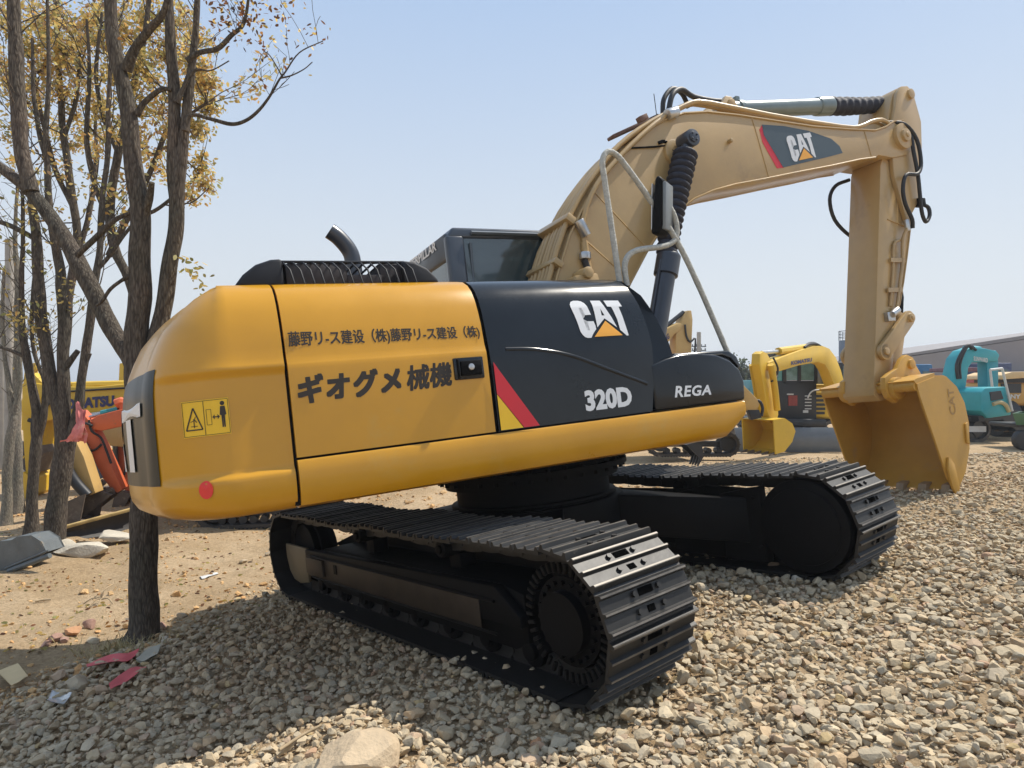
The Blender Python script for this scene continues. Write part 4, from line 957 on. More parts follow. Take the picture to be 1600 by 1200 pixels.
# --- yellow excavator with lettered boom (right, middle distance)
P0 = at(1302, 600, 18); P0.z = G(P0.x, P0.y); ang = math.atan2(-4.5, -3.7)
t = T('yellow_excavator', P0, 'bright yellow excavator, blue lettering on its boom, toothed bucket just right of the black cover', 'excavator', GRP)
mb = MB(); plate(mb, [(1190, 579), (1192, 566), (1215, 557), (1240, 548), (1262, 541), (1276, 540), (1288, 545), (1298, 558), (1306, 578), (1312, 600), (1310, 618), (1300, 616), (1294, 598), (1287, 580), (1281, 570), (1270, 566), (1240, 571), (1210, 580)], P0, ang, .26)
bm_ = t.part(mb, 'boom', KY, bevel=.02)
mat('letter_navy', (.03, .035, .12), rough=.5)
t.part(ptext('KOMATSU', [(1226, 571), (1259, 565), (1259, 559), (1226, 564.5)], P0, ang, .142, .05), 'lettering', MATS['letter_navy'], parent=bm_, smooth=0)
t.part(ptext('KOMATSU', [(1226, 571), (1259, 565), (1259, 559), (1226, 564.5)], P0, ang, -.142, .05), 'lettering', MATS['letter_navy'], parent=bm_, smooth=0)
mb = MB(); ptube(mb, [(1272, 541), (1216, 549)], P0, ang, .085); cyl_ = t.part(mb, 'stick_cylinder', KY, smooth=40)
mb = MB(); ptube(mb, [(1218, 549), (1190, 551)], P0, ang, .04); t.part(mb, 'rod', ST, parent=cyl_)
mb = MB(); ptube(mb, [(1256, 541), (1266, 536), (1275, 537), (1281, 544)], P0, ang, .03); ptube(mb, [(1250, 543), (1258, 538), (1270, 538), (1277, 543)], P0, ang, .03, .1); t.part(mb, 'hose', RB, parent=bm_, smooth=60)
mb = MB(); plate(mb, [(1181, 553), (1186, 549), (1192, 552), (1198, 562), (1206, 575), (1208, 600), (1210, 648), (1207, 660), (1198, 661), (1192, 640), (1186, 600), (1180, 570)], P0, ang, .17); st_ = t.part(mb, 'stick', KY, bevel=.015)
mb = MB(); ptube(mb, [(1189, 570), (1195, 605), (1199, 640)], P0, ang, .07, -.0+.2); ptube(mb, [(1189, 570), (1195, 605), (1199, 640)], P0, ang, .05, -.2); t.part(mb, 'bucket_cylinder', KY, smooth=50)
mb = MB(); ptube(mb, [(1193, 560), (1200, 575), (1198, 590), (1190, 596)], P0, ang, .02, .2); t.part(mb, 'hose', RB, parent=st_, smooth=60)
PB = vplane(1190, 680, P0, ang)
a0, = (ang,)
bucket_px(t, [(1183, 655), (1200, 652), (1212, 660), (1217, 672), (1212, 688), (1200, 703), (1186, 707)], PB, ang-.35, .8, KY, 5, MUD)
mb = MB(); fbox(mb, 1262, 600, 1335, 655, 18.6, 2.2); bd_ = t.part(mb, 'body', KY, bevel=.06)
mb = MB(); fbox(mb, 1306, 566, 1348, 604, 18.8, 1.2); cb_ = t.part(mb, 'cab', DK, bevel=.05)
mb = MB(); fbox(mb, 1317, 572, 1344, 600, 18.78, .02); t.part(mb, 'window', FG, parent=cb_)
far_track(t, (P0.x-.4, P0.y+.3, G(P0.x, P0.y)), (P0.x+2.4, P0.y+2.6, G(P0.x, P0.y)-.02), .75, .5)
far_track(t, (P0.x-1.7, P0.y+1.8, G(P0.x, P0.y)), (P0.x+1.1, P0.y+4.1, G(P0.x, P0.y)-.02), .75, .5)
# --- dark cab excavator with dozer blade
P0 = at(1240, 700, 17.2); P0.z = G(P0.x, P0.y)
t = T('blade_excavator', P0, 'small excavator with black cab and wide grey dozer blade, seen below the lettered yellow boom', 'excavator', GRP)
mb = MB(); fbox(mb, 1209, 549, 1279, 560, 18.2, 1.5); fbox(mb, 1212, 595, 1276, 656, 18.2, 1.5)
for x0, x1 in ((1209, 1214), (1223, 1229), (1247, 1252), (1273, 1278)): fbox(mb, x0, 555, x1, 600, 18.2, .09)
for x0, x1 in ((1209, 1214), (1273, 1278)): fbox(mb, x0, 555, x1, 600, 19.6, .09)
cb_ = t.part(mb, 'cab', DK, bevel=.02)
mb = MB(); fbox(mb, 1229, 562, 1247, 594, 18.24, .02); fbox(mb, 1252, 562, 1273, 594, 18.24, .02); t.part(mb, 'window', mat('cab_glass_green', (.14, .24, .22), rough=.1, coat=.5, var=.3), parent=cb_)
mb = MB(); fbox(mb, 1214, 562, 1223, 598, 18.24, .02); t.part(mb, 'window', mat('cab_glass_teal', (.10, .30, .27), rough=.15, var=.2), parent=cb_)
mb = MB(); fbox(mb, 1232, 618, 1246, 634, 18.17, .03); t.part(mb, 'sticker', mat('dull_red', (.28, .05, .04), rough=.6, var=.3), parent=cb_)
mb = MB()
for k in range(5): fbox(mb, 1258, 618+k*5, 1268, 619.5+k*5, 18.17, .02)
fbox(mb, 1230, 615, 1240, 617, 18.17, .02); fbox(mb, 1255, 641, 1263, 645, 18.17, .02); t.part(mb, 'decal', WH, parent=cb_)
mb = MB(); a_ = [(1262, 622), (1266, 614), (1272, 610), (1280, 609)]; mb.tube(smooth_pts([at(x, y, 18.16) for x, y in a_], 4), .02, 5); t.part(mb, 'trim_line', WH, parent=cb_)
mb = MB(); fbox(mb, 1271, 612, 1297, 652, 18.3, 1.9); fbox(mb, 1279, 606, 1290, 613, 18.4, 1.5); bd_ = t.part(mb, 'engine_cover', KY, bevel=.05)
mb = MB()
for k in range(5): fbox(mb, 1276, 617+k*6.6, 1292-k*.8, 621+k*6.6, 18.28, .03)
t.part(mb, 'vent', DK, parent=bd_)
mb = MB(); fbox(mb, 1192, 655, 1292, 667, 17.9, 2.0); t.part(mb, 'base', DK, bevel=.04)
far_track(t, (P0.x-.9, 17.9, P0.z+.0), (P0.x-.7, 20.6, P0.z), .7, .45); far_track(t, (P0.x+1.0, 17.9, P0.z), (P0.x+1.2, 20.6, P0.z), .7, .45)
mb = MB(); pr = [(0, 0), (-.10, .22), (-.10, .42), (.0, .62), (.06, .62), (-.03, .42), (-.03, .2), (.07, 0)]
mb.prism([(y+17.0, z+P0.z+.02) for y, z in pr], at(1148, 0, 17).x, at(1318, 0, 17).x, 'x'); bl = t.part(mb, 'blade', GY, smooth=40)
mb = MB(); mb.box((P0.x-.3, 17.5, P0.z+.35), (.15, 1.0, .15)); mb.box((P0.x+.7, 17.5, P0.z+.35), (.15, 1.0, .15)); t.part(mb, 'blade_arm', GY, bevel=.01)
# --- tan boom seen over the black cover
P0 = at(1062, 600, 24); P0.z = G(P0.x, P0.y); ang = math.radians(200)
t = T('tan_excavator', P0, 'pale tan excavator far behind, only boom elbow and stick showing over the black hood', 'excavator', GRP)
mb = MB(); plate(mb, [(1010, 560), (1018, 532), (1038, 513), (1054, 505), (1062, 508), (1058, 516), (1048, 523), (1034, 541), (1026, 562)], P0, ang, .5); bm_ = t.part(mb, 'boom', KT, bevel=.03)
t.part(ptext('XCMG', [(1027, 541), (1040, 529), (1038, 521), (1025, 532)], P0, ang, .262, .04), 'lettering', MATS['letter_navy'], parent=bm_, smooth=0)
t.part(ptext('XCMG', [(1027, 541), (1040, 529), (1038, 521), (1025, 532)], P0, ang, -.262, .04), 'lettering', MATS['letter_navy'], parent=bm_, smooth=0)
mb = MB(); plate(mb, [(1051, 524), (1058, 508), (1064, 495), (1070, 486), (1075, 486), (1077, 500), (1076, 525), (1074, 575), (1070, 620), (1058, 620), (1051, 575)], P0, ang, .42); t.part(mb, 'stick', KT, bevel=.02)
mb = MB(); ptube(mb, [(1029, 519), (1068, 488)], P0, ang, .08); t.part(mb, 'stick_cylinder', DK)
mb = MB(); ptube(mb, [(1064, 508), (1066, 525), (1072, 535), (1080, 530), (1078, 560)], P0, ang, .035, .25); ptube(mb, [(1064, 508), (1066, 525), (1072, 535), (1080, 530), (1078, 560)], P0, ang, .03, -.25); t.part(mb, 'hose', RB, smooth=60)
mb = MB(); fbox(mb, 985, 585, 1050, 640, 25, 2.5); t.part(mb, 'body', KT, bevel=.06)
far_track(t, (at(985, 0, 25).x, 25, P0.z), (at(1085, 0, 25).x+1.2, 25.5, P0.z), .8, .5)
# --- tan arm just right of the black cover
P0 = at(1160, 640, 13); P0.z = G(P0.x, P0.y); ang = math.radians(170)
t = T('brown_excavator', P0, 'dull ochre excavator mostly hidden behind the black front cover, short arm slanting down', 'excavator', GRP)
mb = MB(); plate(mb, [(1120, 560), (1136, 566), (1150, 586), (1162, 604), (1180, 622), (1185, 632), (1180, 641), (1167, 642), (1155, 630), (1138, 606), (1118, 578)], P0, ang, .28); t.part(mb, 'stick', KT, bevel=.015)
mb = MB(); plate(mb, [(1060, 600), (1122, 560), (1130, 570), (1125, 585), (1070, 630)], P0, ang, .3); t.part(mb, 'boom', KT, bevel=.015)
mb = MB(); ptube(mb, [(1170, 630), (1184, 626), (1190, 637), (1188, 650)], P0, ang, .03, .1); t.part(mb, 'hose', RB, smooth=60)
mb = MB(); plate(mb, [(1166, 640), (1184, 640), (1188, 652), (1172, 656)], P0, ang, .3); t.part(mb, 'coupler', DK, bevel=.01)
mb = MB(); fbox(mb, 1010, 640, 1110, 680, 14.5, 1.8); t.part(mb, 'body', DK, bevel=.05)
far_track(t, (at(1020, 0, 14).x, 14.6, P0.z-.02), (at(1168, 0, 14).x, 14.7, P0.z-.03), .52, .4)
bucket_px(t, [(1066, 694), (1080, 690), (1090, 695), (1092, 706), (1088, 716)], at(1078, 700, 11.8), math.radians(195), .3, DK, 4, DK, name='ripper')
# --- teal excavator
P0 = at(1515, 684, 21); P0.z = G(P0.x, P0.y); ang = math.radians(12)
t = T('teal_excavator', P0, 'teal excavator at the right with white letters on its boom and a black bucket', 'excavator', GRP)
mb = MB(); plate(mb, [(1474, 612), (1481, 585), (1487, 560), (1497, 548), (1512, 543), (1530, 545), (1547, 549), (1552, 555), (1549, 565), (1530, 566), (1510, 566), (1504, 574), (1500, 603), (1492, 620)], P0, ang, .45); bm_ = t.part(mb, 'boom', TL, bevel=.03)
t.part(ptext('SUNWARD', [(1511, 564), (1533, 567), (1533, 560), (1511, 557)], P0, ang, -.235, .03), 'lettering', WH, parent=bm_, smooth=0)
mb = MB(); ptube(mb, [(1486, 592), (1484, 570), (1494, 548), (1502, 540), (1508, 546)], P0, ang, .05, -.25); ptube(mb, [(1490, 592), (1489, 570), (1498, 546), (1506, 541), (1514, 548)], P0, ang, .04, -.25); t.part(mb, 'hose', RB, parent=bm_, smooth=60)
mb = MB(); ptube(mb, [(1508, 545), (1530, 547)], P0, ang, .12, 0); ptube(mb, [(1530, 547), (1546, 550)], P0, ang, .06, 0); t.part(mb, 'stick_cylinder', TL)
mb = MB(); plate(mb, [(1534, 556), (1540, 549), (1549, 548), (1552, 565), (1552, 600), (1549, 634), (1543, 642), (1537, 640), (1535, 600)], P0, ang, .36); st_ = t.part(mb, 'stick', mat('far_teal_deep', (.02, .25, .31), rough=.4, var=.1), bevel=.02)
mb = MB(); plate(mb, [(1490, 606), (1520, 604), (1527, 618), (1529, 646), (1494, 651), (1484, 640), (1484, 612)], P0, ang, 2.2); bd_ = t.part(mb, 'body', TL, bevel=.03)
mb = MB(); plate(mb, [(1496, 612), (1512, 610), (1516, 622), (1498, 625)], P0, ang, 2.26); t.part(mb, 'vent', DK, parent=bd_)
mb = MB(); plate(mb, [(1484, 648), (1530, 644), (1530, 652), (1486, 656)], P0, ang, 2.0); t.part(mb, 'turntable', DK)
mb = MB(); ptube(mb, [(1500, 630), (1510, 627), (1519, 631), (1524, 641)], P0, ang, .06, -1.13); t.part(mb, 'stripe', mat('stripe_tan', (.5, .4, .2), rough=.5), parent=bd_, smooth=60)
mb = MB(); ptube(mb, [(1498, 604), (1495, 579), (1513, 577), (1518, 595), (1528, 638)][0:2], P0, ang, .035, -1.15); ptube(mb, [(1495, 579), (1513, 577)], P0, ang, .035, -1.15); ptube(mb, [(1513, 577), (1528, 640)], P0, ang, .035, -1.15); t.part(mb, 'handrail', WH, parent=bd_)
bucket_px(t, [(1527, 642), (1545, 637), (1562, 640), (1570, 655), (1577, 671), (1566, 673)], P0, ang, 1.1, DK, 4, MUD)
z_ = P0.z; far_track(t, (at(1486, 0, 20).x, 20.2, z_), (at(1558, 0, 20).x, 20.6, z_), .78, .5); far_track(t, (at(1486, 0, 20).x, 22.4, z_), (at(1558, 0, 20).x, 22.8, z_), .78, .5)
mb = MB(); fbox(mb, 1504, 666, 1541, 675, 20.05, .05); t.part(mb, 'track_side', WH)
# --- orange-yellow machine at the right edge
P0 = at(1590, 650, 22); P0.z = G(P0.x, P0.y)
t = T('yellow_loader', P0, 'ochre machine seen from behind at the far right edge, pale roof over a dark grille', 'loader')
mb = MB(); fbox(mb, 1556, 598, 1640, 634, 22, 3); bd_ = t.part(mb, 'body', mat('far_ochre', (.52, .29, .07), rough=.5, var=.12, vscale=1.5), bevel=.12, seg=3)
mb = MB(); pr = [at(1558, 592, 21.9), at(1562, 586, 21.9), at(1578, 581, 21.9), at(1640, 580, 21.9), at(1640, 588, 21.9), at(1562, 593, 21.9)]
mb.prism([(p_.x, p_.z) for p_ in pr], 21.8, 23.6); t.part(mb, 'roof', mat('far_pale_orange', (.66, .45, .22), rough=.5, var=.05), bevel=.02)
mb = MB(); fbox(mb, 1561, 590, 1640, 600, 22.2, 1.2); fbox(mb, 1565, 599, 1596, 614, 21.97, .05); t.part(mb, 'grille', DK, parent=bd_)
V, Fc = text_mesh('SANY', 1, .04, cut=0); mb = MB(); mb.add([at(1566+29*u, 623-7*v, 21.97) for u, v in V], Fc); t.part(mb, 'lettering', WH, parent=bd_, smooth=0)
for x in (1566, 1618):
    mb = MB(); c = at(x, 646, 22.2); c.z = P0.z+.62; mb.cyl(c-Vector((.25, 0, 0)), c+Vector((.25, 0, 0)), .62, 24); w2 = t.part(mb, 'wheel', RB, bevel=.04)
mb = MB(); fbox(mb, 1560, 632, 1640, 650, 22.5, 2.4); t.part(mb, 'chassis', DK, bevel=.03)
# green cart and striped board
P0 = at(1600, 682, 18); P0.z = G(P0.x, P0.y)
t = T('dumper_cart', P0, 'dark green open skip on black wheels at the right edge of the yard', 'dumper')
mb = MB(); top = [at(1582, 646, 17.6), at(1642, 646, 17.6), at(1650, 643, 19.2), at(1592, 643, 19.2)]; bot = [at(1588, 664, 17.8), at(1628, 664, 17.8), at(1632, 662, 19), at(1588, 662, 19)]
mb.add(top+bot, [(0, 4, 5, 1), (1, 5, 6, 2), (2, 6, 7, 3), (3, 7, 4, 0), (7, 6, 5, 4)]); i2 = [p_+(Vector((0, 0, -.12))) for p_ in top]; mb.add(top+[top[0]+Vector((.06, .08, 0)), top[1]+Vector((-.06, .08, 0)), top[2]+Vector((-.06, -.08, 0)), top[3]+Vector((.06, -.08, 0))], [(0, 1, 5, 4), (1, 2, 6, 5), (2, 3, 7, 6), (3, 0, 4, 7)])
t.part(mb, 'skip', mat('far_green', (.05, .14, .08), rough=.5, var=.2, vscale=2), smooth=0)
mb = MB(); fbox(mb, 1590, 662, 1636, 668, 17.9, 1.1); t.part(mb, 'chassis', DK, bevel=.02)
for x in (1599, 1630):
    mb = MB(); c = at(x, 672, 17.8); c.z = P0.z+.27; mb.cyl(c-Vector((0, .1, 0)), c+Vector((0, .1, 0)), .27, 20); t.part(mb, 'wheel', RB, bevel=.03)
# red machine behind the teal one
P0 = at(1520, 660, 27); P0.z = G(P0.x, P0.y)
t = T('red_machine', P0, 'faded red machine with a dark canopy showing under the teal boom', 'loader')
mb = MB(); fbox(mb, 1504, 590, 1532, 606, 27, 2); bd_ = t.part(mb, 'body', mat('far_red', (.35, .07, .07), rough=.5, var=.3, vscale=1), bevel=.05)
mb = MB(); fbox(mb, 1500, 574, 1534, 580, 27, 2); fbox(mb, 1508, 580, 1511, 592, 27, .12); fbox(mb, 1527, 580, 1530, 592, 27, .12); t.part(mb, 'canopy', mat('far_maroon', (.16, .07, .09), rough=.5, var=.3), bevel=.02)
mb = MB(); fbox(mb, 1500, 603, 1540, 640, 27.2, 2); t.part(mb, 'chassis', mat('far_ochre2', (.4, .27, .06), rough=.5, var=.3, vscale=2), bevel=.05)
for x in (1506, 1534):
    mb = MB(); c = at(x, 640, 27); c.z = P0.z+.6; mb.cyl(c-Vector((0, .2, 0)), c+Vector((0, .2, 0)), .6, 20); t.part(mb, 'wheel', RB)
# blue truck
def truck(px0, px1, ytop, Y, label, m, cabside=1):
    a = at(px0, 600, Y); b = at(px1, 600, Y); z0 = G(a.x, Y); ztop = at(0, ytop, Y).z; L_ = b.x-a.x
    t = T('parked_truck', ((a.x+b.x)/2, Y, z0), label, 'truck', 'trucks parked at the back of the yard')
    mb = MB(); cx = b.x-L_*.16 if cabside > 0 else a.x+L_*.16; P = [(-L_*.16, z0+.7), (-L_*.16, ztop), (L_*.10, ztop), (L_*.16, ztop-.9), (L_*.16, z0+.7)]
    mb.prism([(cx+cabside*x, z) for x, z in P], Y-.0, Y+2.2); cb = t.part(mb, 'cab', m, bevel=.06)
    mb = MB(); mb.box((cx, Y-.01, ztop-.62), (L_*.18, .03, .6)); t.part(mb, 'window', FG, parent=cb)
    bx = a.x+L_*.33 if cabside > 0 else b.x-L_*.33
    mb = MB(); mb.box((bx, Y+1.1, (z0+1.1+ztop-.5)/2), (L_*.64, 2.3, ztop-.5-z0-1.1)); 
    for k in range(7): mb.box((bx-L_*.30+k*L_*.10, Y-.08, (z0+1.1+ztop-.5)/2), (.08, .05, ztop-.5-z0-1.1))
    t.part(mb, 'load_bed', m, bevel=.02)
    mb = MB(); mb.box(((a.x+b.x)/2, Y+1.1, z0+.85), (L_*.96, 1.0, .3)); t.part(mb, 'chassis', DK)
    for x in (a.x+L_*.15, a.x+L_*.35, b.x-L_*.14):
        mb = MB(); mb.cyl((x, Y+.0, z0+.5), (x, Y+.35, z0+.5), .5, 20); t.part(mb, 'wheel', RB, bevel=.04)
BLU = mat('truck_blue', (.03, .14, .28), rough=.4, var=.15); BL2 = mat('truck_navy', (.045, .06, .13), rough=.5, var=.2)
truck(1380, 1462, 569, 30, 'bright blue truck parked behind the big bucket', BLU)
truck(1545, 1660, 567, 33, 'dark navy truck standing behind the ochre machine at the right edge', BL2, -1)
truck(1120, 1196, 594, 38, 'teal and white truck far off between the black cover and the bright yellow stick', mat('truck_teal', (.08, .26, .28), rough=.4, var=.2), 1)
# big grey hall
B0 = Vector((at(1250, 600, 140).x, 140, -.3)); B1 = Vector((at(1600, 600, 62).x, 62, -.3)); dr = (B1-B0).normalized(); B1 = B1+dr*30; B0 = B0-dr*10
t = T('grey_hall', ((B0.x+B1.x)/2, (B0.y+B1.y)/2, -.3), 'long low grey hall with a ribbed roof behind the machines at the right', 'building')
nn = Vector((-dr.y, dr.x, 0)); nn = nn if nn.y > 0 else -nn
def hall(mb, prof, k0=0, k1=1):
    A = [B0+(B1-B0)*k0+nn*x+Vector((0, 0, z)) for x, z in prof]; B = [B0+(B1-B0)*k1+nn*x+Vector((0, 0, z)) for x, z in prof]; k = len(prof)
    mb.add(A+B, [tuple(range(k)), tuple(range(2*k-1, k-1, -1))]+[(i, i+k, (i+1) % k+k, (i+1) % k) for i in range(k)])
mb = MB(); hall(mb, [(0, 0), (0, 3.3), (11, 5.0), (22, 3.3), (22, 0)]); wl = t.part(mb, 'wall', mat('hall_wall', (.30, .27, .26), rough=.8, var=.12, vscale=.3), smooth=0, fixn=True)
mb = MB(); hall(mb, [(-.4, 3.28), (-.4, 3.42), (11, 5.25), (22.4, 3.42), (22.4, 3.28), (11, 5.02)]); rf = t.part(mb, 'roof', mat('hall_roof', (.25, .235, .235), rough=.7, var=.15, vscale=.2, stretch=(.2, .2, 9)), smooth=0, fixn=True)
for k in range(9):
    x = -.2+11*k/9; z = 3.46+1.75*k/9; mb = MB(); A = B0+nn*x+Vector((0, 0, z)); Bq = B1+nn*x+Vector((0, 0, z)); mb.tube([A, Bq], .03, 4); t.part(mb, 'roof_rib', MATS['hall_roof'], parent=rf)
L_ = (B1-B0).length
for k in range(11):
    c = B0+dr*(8+k*9)-nn*.02+Vector((0, 0, 2.1)); 
    if 8+k*9 < L_-3: mb = MB(); mb.box(c, (3, .12, 1.1), Matrix.Rotation(math.atan2(dr.y, dr.x), 3, 'Z')); t.part(mb, 'window', mat('hall_window', (.08, .10, .12), rough=.2), parent=wl)
# tank on legs with railing
P0 = at(1326, 600, 45); P0.z = G(P0.x, P0.y)
t = T('storage_tank', P0, 'tall blue grey round tank with a top railing, half hidden by the upright stick', 'tank')
c = at(1332, 532, 46); r_ = .86; mb = MB(); mb.tube([(c.x, 46, P0.z), (c.x, 46, c.z-1.6), (c.x, 46, c.z-1.5), (c.x, 46, c.z)], [r_*.9, r_*.9, r_, r_], 28); t.part(mb, 'shell', mat('tank_blue', (.11, .16, .24), rough=.5, var=.1), smooth=40)
mb = MB()
for zz in (.25, .5, .75): mb.tube([(c.x+r_*math.cos(PI*k/10), 46+r_*math.sin(PI*k/10), c.z+zz*.85) for k in range(21)], .022, 4)
for k in range(10): a = PI*2*k/10; mb.tube([(c.x+r_*math.cos(a), 46+r_*math.sin(a), c.z), (c.x+r_*math.cos(a), 46+r_*math.sin(a), c.z+.65)], .022, 4)
t.part(mb, 'railing', GY)
# utility poles
def pole(x, ytop, Y, r, label, arms=True, m=None, grp='concrete poles'):
    p = at(x, ytop, Y); z0 = G(p.x, Y); t = T('utility_pole', (p.x, Y, z0), label, 'pole', None)
    mb = MB(); mb.tube([(p.x, Y, z0), (p.x, Y, p.z)], [r*1.25, r], 12); t.part(mb, 'mast', m or mat('pole_concrete', (.36, .34, .31), rough=.9, var=.15, vscale=4, bump=.1), smooth=60)
    if arms:
        for dz in (.9, 1.15): 
            mb = MB(); mb.box((p.x, Y, p.z-dz), (.9, .07, .07)); 
            for s_ in (-.4, -.15, .15, .4): mb.cyl((p.x+s_, Y, p.z-dz), (p.x+s_, Y, p.z-dz+.14), .04, 8)
            t.part(mb, 'crossarm', GY)
pole(1092, 519, 42, .13, 'thin grey utility pole with small crossarms standing above the black cover')
pole(15, 374, 13, .075, 'pale concrete pole at the left edge behind the bare saplings, the taller of the two', False)
pole(4, 470, 16, .09, 'shorter pale concrete pole cut by the left edge of the photo', False)
# ---- left group: lettered yellow excavator
P0 = at(120, 640, 13.2); P0.z = G(P0.x, P0.y); ang = math.radians(8)
t = T('yellow_excavator', P0, 'big yellow excavator behind the left trees, dark lettering on its level boom, rounded bucket', 'excavator', GRP)
mb = MB(); plate(mb, [(40, 640), (50, 606), (66, 598), (100, 604), (160, 604), (240, 596), (330, 600), (360, 640), (350, 700), (320, 700), (300, 660), (240, 644), (150, 650), (104, 652), (70, 660)], P0, ang, .5); bm_ = t.part(mb, 'boom', KY, bevel=.03)
t.part(ptext('KOMATSU', [(100, 641), (188, 634), (188, 617), (100, 624)], P0, ang, -.265, .06), 'lettering', MATS['letter_navy'], parent=bm_, smooth=0)
mb = MB(); ptube(mb, [(118, 603), (230, 600)], P0, ang, .085, -.05); ptube(mb, [(60, 596), (118, 601)], P0, ang, .05, -.05); t.part(mb, 'stick_cylinder', KY, smooth=40)
mb = MB(); ptube(mb, [(108, 655), (206, 640)], P0, ang, .05, -.3); t.part(mb, 'boom_pipe', WH, parent=bm_)
mb = MB(); plate(mb, [(44, 600), (60, 582), (78, 600), (80, 660), (76, 700), (66, 738), (50, 742), (46, 690), (44, 650)], P0, ang, .42); t.part(mb, 'stick', KY, bevel=.02)
bucket_px(t, [(46, 735), (60, 732), (74, 742), (76, 765), (66, 782), (48, 790), (36, 780), (30, 760)], P0, ang, 1.0, KY, 4, MUD)
mb = MB(); plate(mb, [(286, 640), (360, 640), (420, 650), (420, 740), (290, 740)], (P0.x, P0.y+.6, 0), ang, 2.4); t.part(mb, 'body', KY, bevel=.08)
mb = MB(); plate(mb, [(300, 560), (345, 560), (350, 650), (300, 650)], (P0.x, P0.y-.3, 0), ang, 1.0); t.part(mb, 'cab', DK, bevel=.05)
z_ = P0.z; far_track(t, (at(270, 0, 13).x, 12.8, z_), (at(430, 0, 13).x+.8, 13.4, z_), .85, .55); far_track(t, (at(270, 0, 13).x, 15.2, z_), (at(430, 0, 13).x+.8, 15.8, z_), .85, .55)
mb = MB(); ptube(mb, [(60, 612), (64, 640), (62, 670), (66, 700)], P0, ang, .03, -.26); ptube(mb, [(84, 606), (92, 622), (80, 640), (70, 640)], P0, ang, .03, -.3); ptube(mb, [(110, 612), (205, 606)], P0, ang, .018, -.27); ptube(mb, [(56, 655), (70, 662), (68, 690)], P0, ang, .04, -.25); t.part(mb, 'hose', RB, smooth=60)
mb = MB(); ptube(mb, [(72, 620), (74, 665), (66, 705)], P0, ang, .07, -.26); t.part(mb, 'bucket_cylinder', KY, smooth=60)
mb = MB(); plate(mb, [(60, 700), (72, 694), (78, 706), (70, 735), (60, 738)], (P0.x, P0.y-.1, 0), ang, .5); t.part(mb, 'linkage', MUD, bevel=.01)
# yellow body further left with white tool box
P0 = at(40, 740, 15.5); P0.z = G(P0.x, P0.y)
t = T('small_yellow_excavator', P0, 'small dirty yellow excavator at the left edge with a white box on its side', 'excavator', GRP)
mb = MB(); fbox(mb, 28, 712, 120, 742, 15.5, 1.8); fbox(mb, 36, 668, 56, 714, 15.6, 1.0); t.part(mb, 'body', KY, bevel=.06)
mb = MB(); fbox(mb, 27, 690, 40, 712, 15.45, .9); t.part(mb, 'seat_frame', DK, bevel=.03)
mb = MB(); fbox(mb, 28, 720, 52, 740, 15.35, .3); t.part(mb, 'tool_box', WH, bevel=.02)
mb = MB(); mb.tube([at(44, 672, 15.8), at(46, 610, 15.8), at(50, 572, 15.8)], .14, 4); mb.tube([at(44, 576, 15.8), at(60, 572, 15.8)], .12, 4); t.part(mb, 'boom', KY, bevel=.02)
far_track(t, (at(22, 0, 15).x, 15.4, P0.z), (at(125, 0, 15).x, 15.6, P0.z), .5, .4)
mb = MB()
# upright yellow mast further back
P0 = at(193, 620, 16); P0.z = G(P0.x, P0.y); ang = math.radians(100)
t = T('yellow_excavator', P0, 'yellow excavator behind the counterweight, only its upright boom tip showing beside the nearest fork', 'excavator', GRP)
mb = MB(); mb.prism([(at(184, 0, 16).x, 0), (at(190, 0, 16).x, at(0, 568, 16).z), (at(203, 0, 16).x, at(0, 566, 16).z), (at(212, 0, 16).x, at(0, 600, 16).z), (at(215, 0, 16).x, 0)], 15.9, 16.3); t.part(mb, 'boom', KY, bevel=.02)
mb = MB(); mb.box((P0.x+1.6, 16.6, P0.z+1.3), (2.8, 2.2, 1.2)); t.part(mb, 'body', KY, bevel=.08)
far_track(t, (P0.x, 15.9, P0.z), (P0.x+3.4, 16.1, P0.z), .8, .5)
# ---- orange excavator arm
P0 = at(190, 700, 10.6); P0.z = G(P0.x, P0.y); ang = math.radians(15)
t = T('orange_excavator', P0, 'orange red excavator with arm folded down to a worn brown bucket on dirt', 'excavator', GRP)
mb = MB(); plate(mb, [(130, 640), (142, 652), (152, 668), (168, 700), (184, 735), (196, 762), (188, 768), (176, 758), (160, 738), (140, 710), (122, 680), (112, 662), (118, 648)], P0, ang, .34); st_ = t.part(mb, 'stick', KO, bevel=.015)
mb = MB(); plate(mb, [(148, 655), (160, 648), (190, 640), (250, 628), (330, 640), (340, 680), (300, 690), (250, 660), (200, 664), (165, 672), (152, 670)], P0, ang, .38); bm_ = t.part(mb, 'boom', KO, bevel=.015)
mb = MB(); ptube(mb, [(182, 632), (192, 630), (196, 650)], P0, ang, .09, 0); t.part(mb, 'bracket', KO, parent=bm_)
mb = MB(); ptube(mb, [(160, 646), (186, 640)], P0, ang, .05, -.05); c2 = t.part(mb, 'stick_cylinder', mat('cylinder_teal', (.03, .25, .28), rough=.4)); mb = MB(); ptube(mb, [(140, 652), (162, 646)], P0, ang, .025, -.05); t.part(mb, 'rod', ST, parent=c2)
mb = MB(); ptube(mb, [(130, 675), (145, 700), (152, 720), (165, 745)], P0, ang, .035, -.22); t.part(mb, 'bucket_cylinder', GY, smooth=50)
mb = MB(); ptube(mb, [(146, 655), (150, 672), (164, 682), (172, 700), (180, 722)], P0, ang, .018, -.2); ptube(mb, [(140, 700), (152, 702), (160, 698), (166, 692)], P0, ang, .018, -.22); ptube(mb, [(132, 684), (128, 668), (140, 660), (152, 664)], P0, ang, .018, -.22); t.part(mb, 'hose', RB, parent=st_, smooth=60)
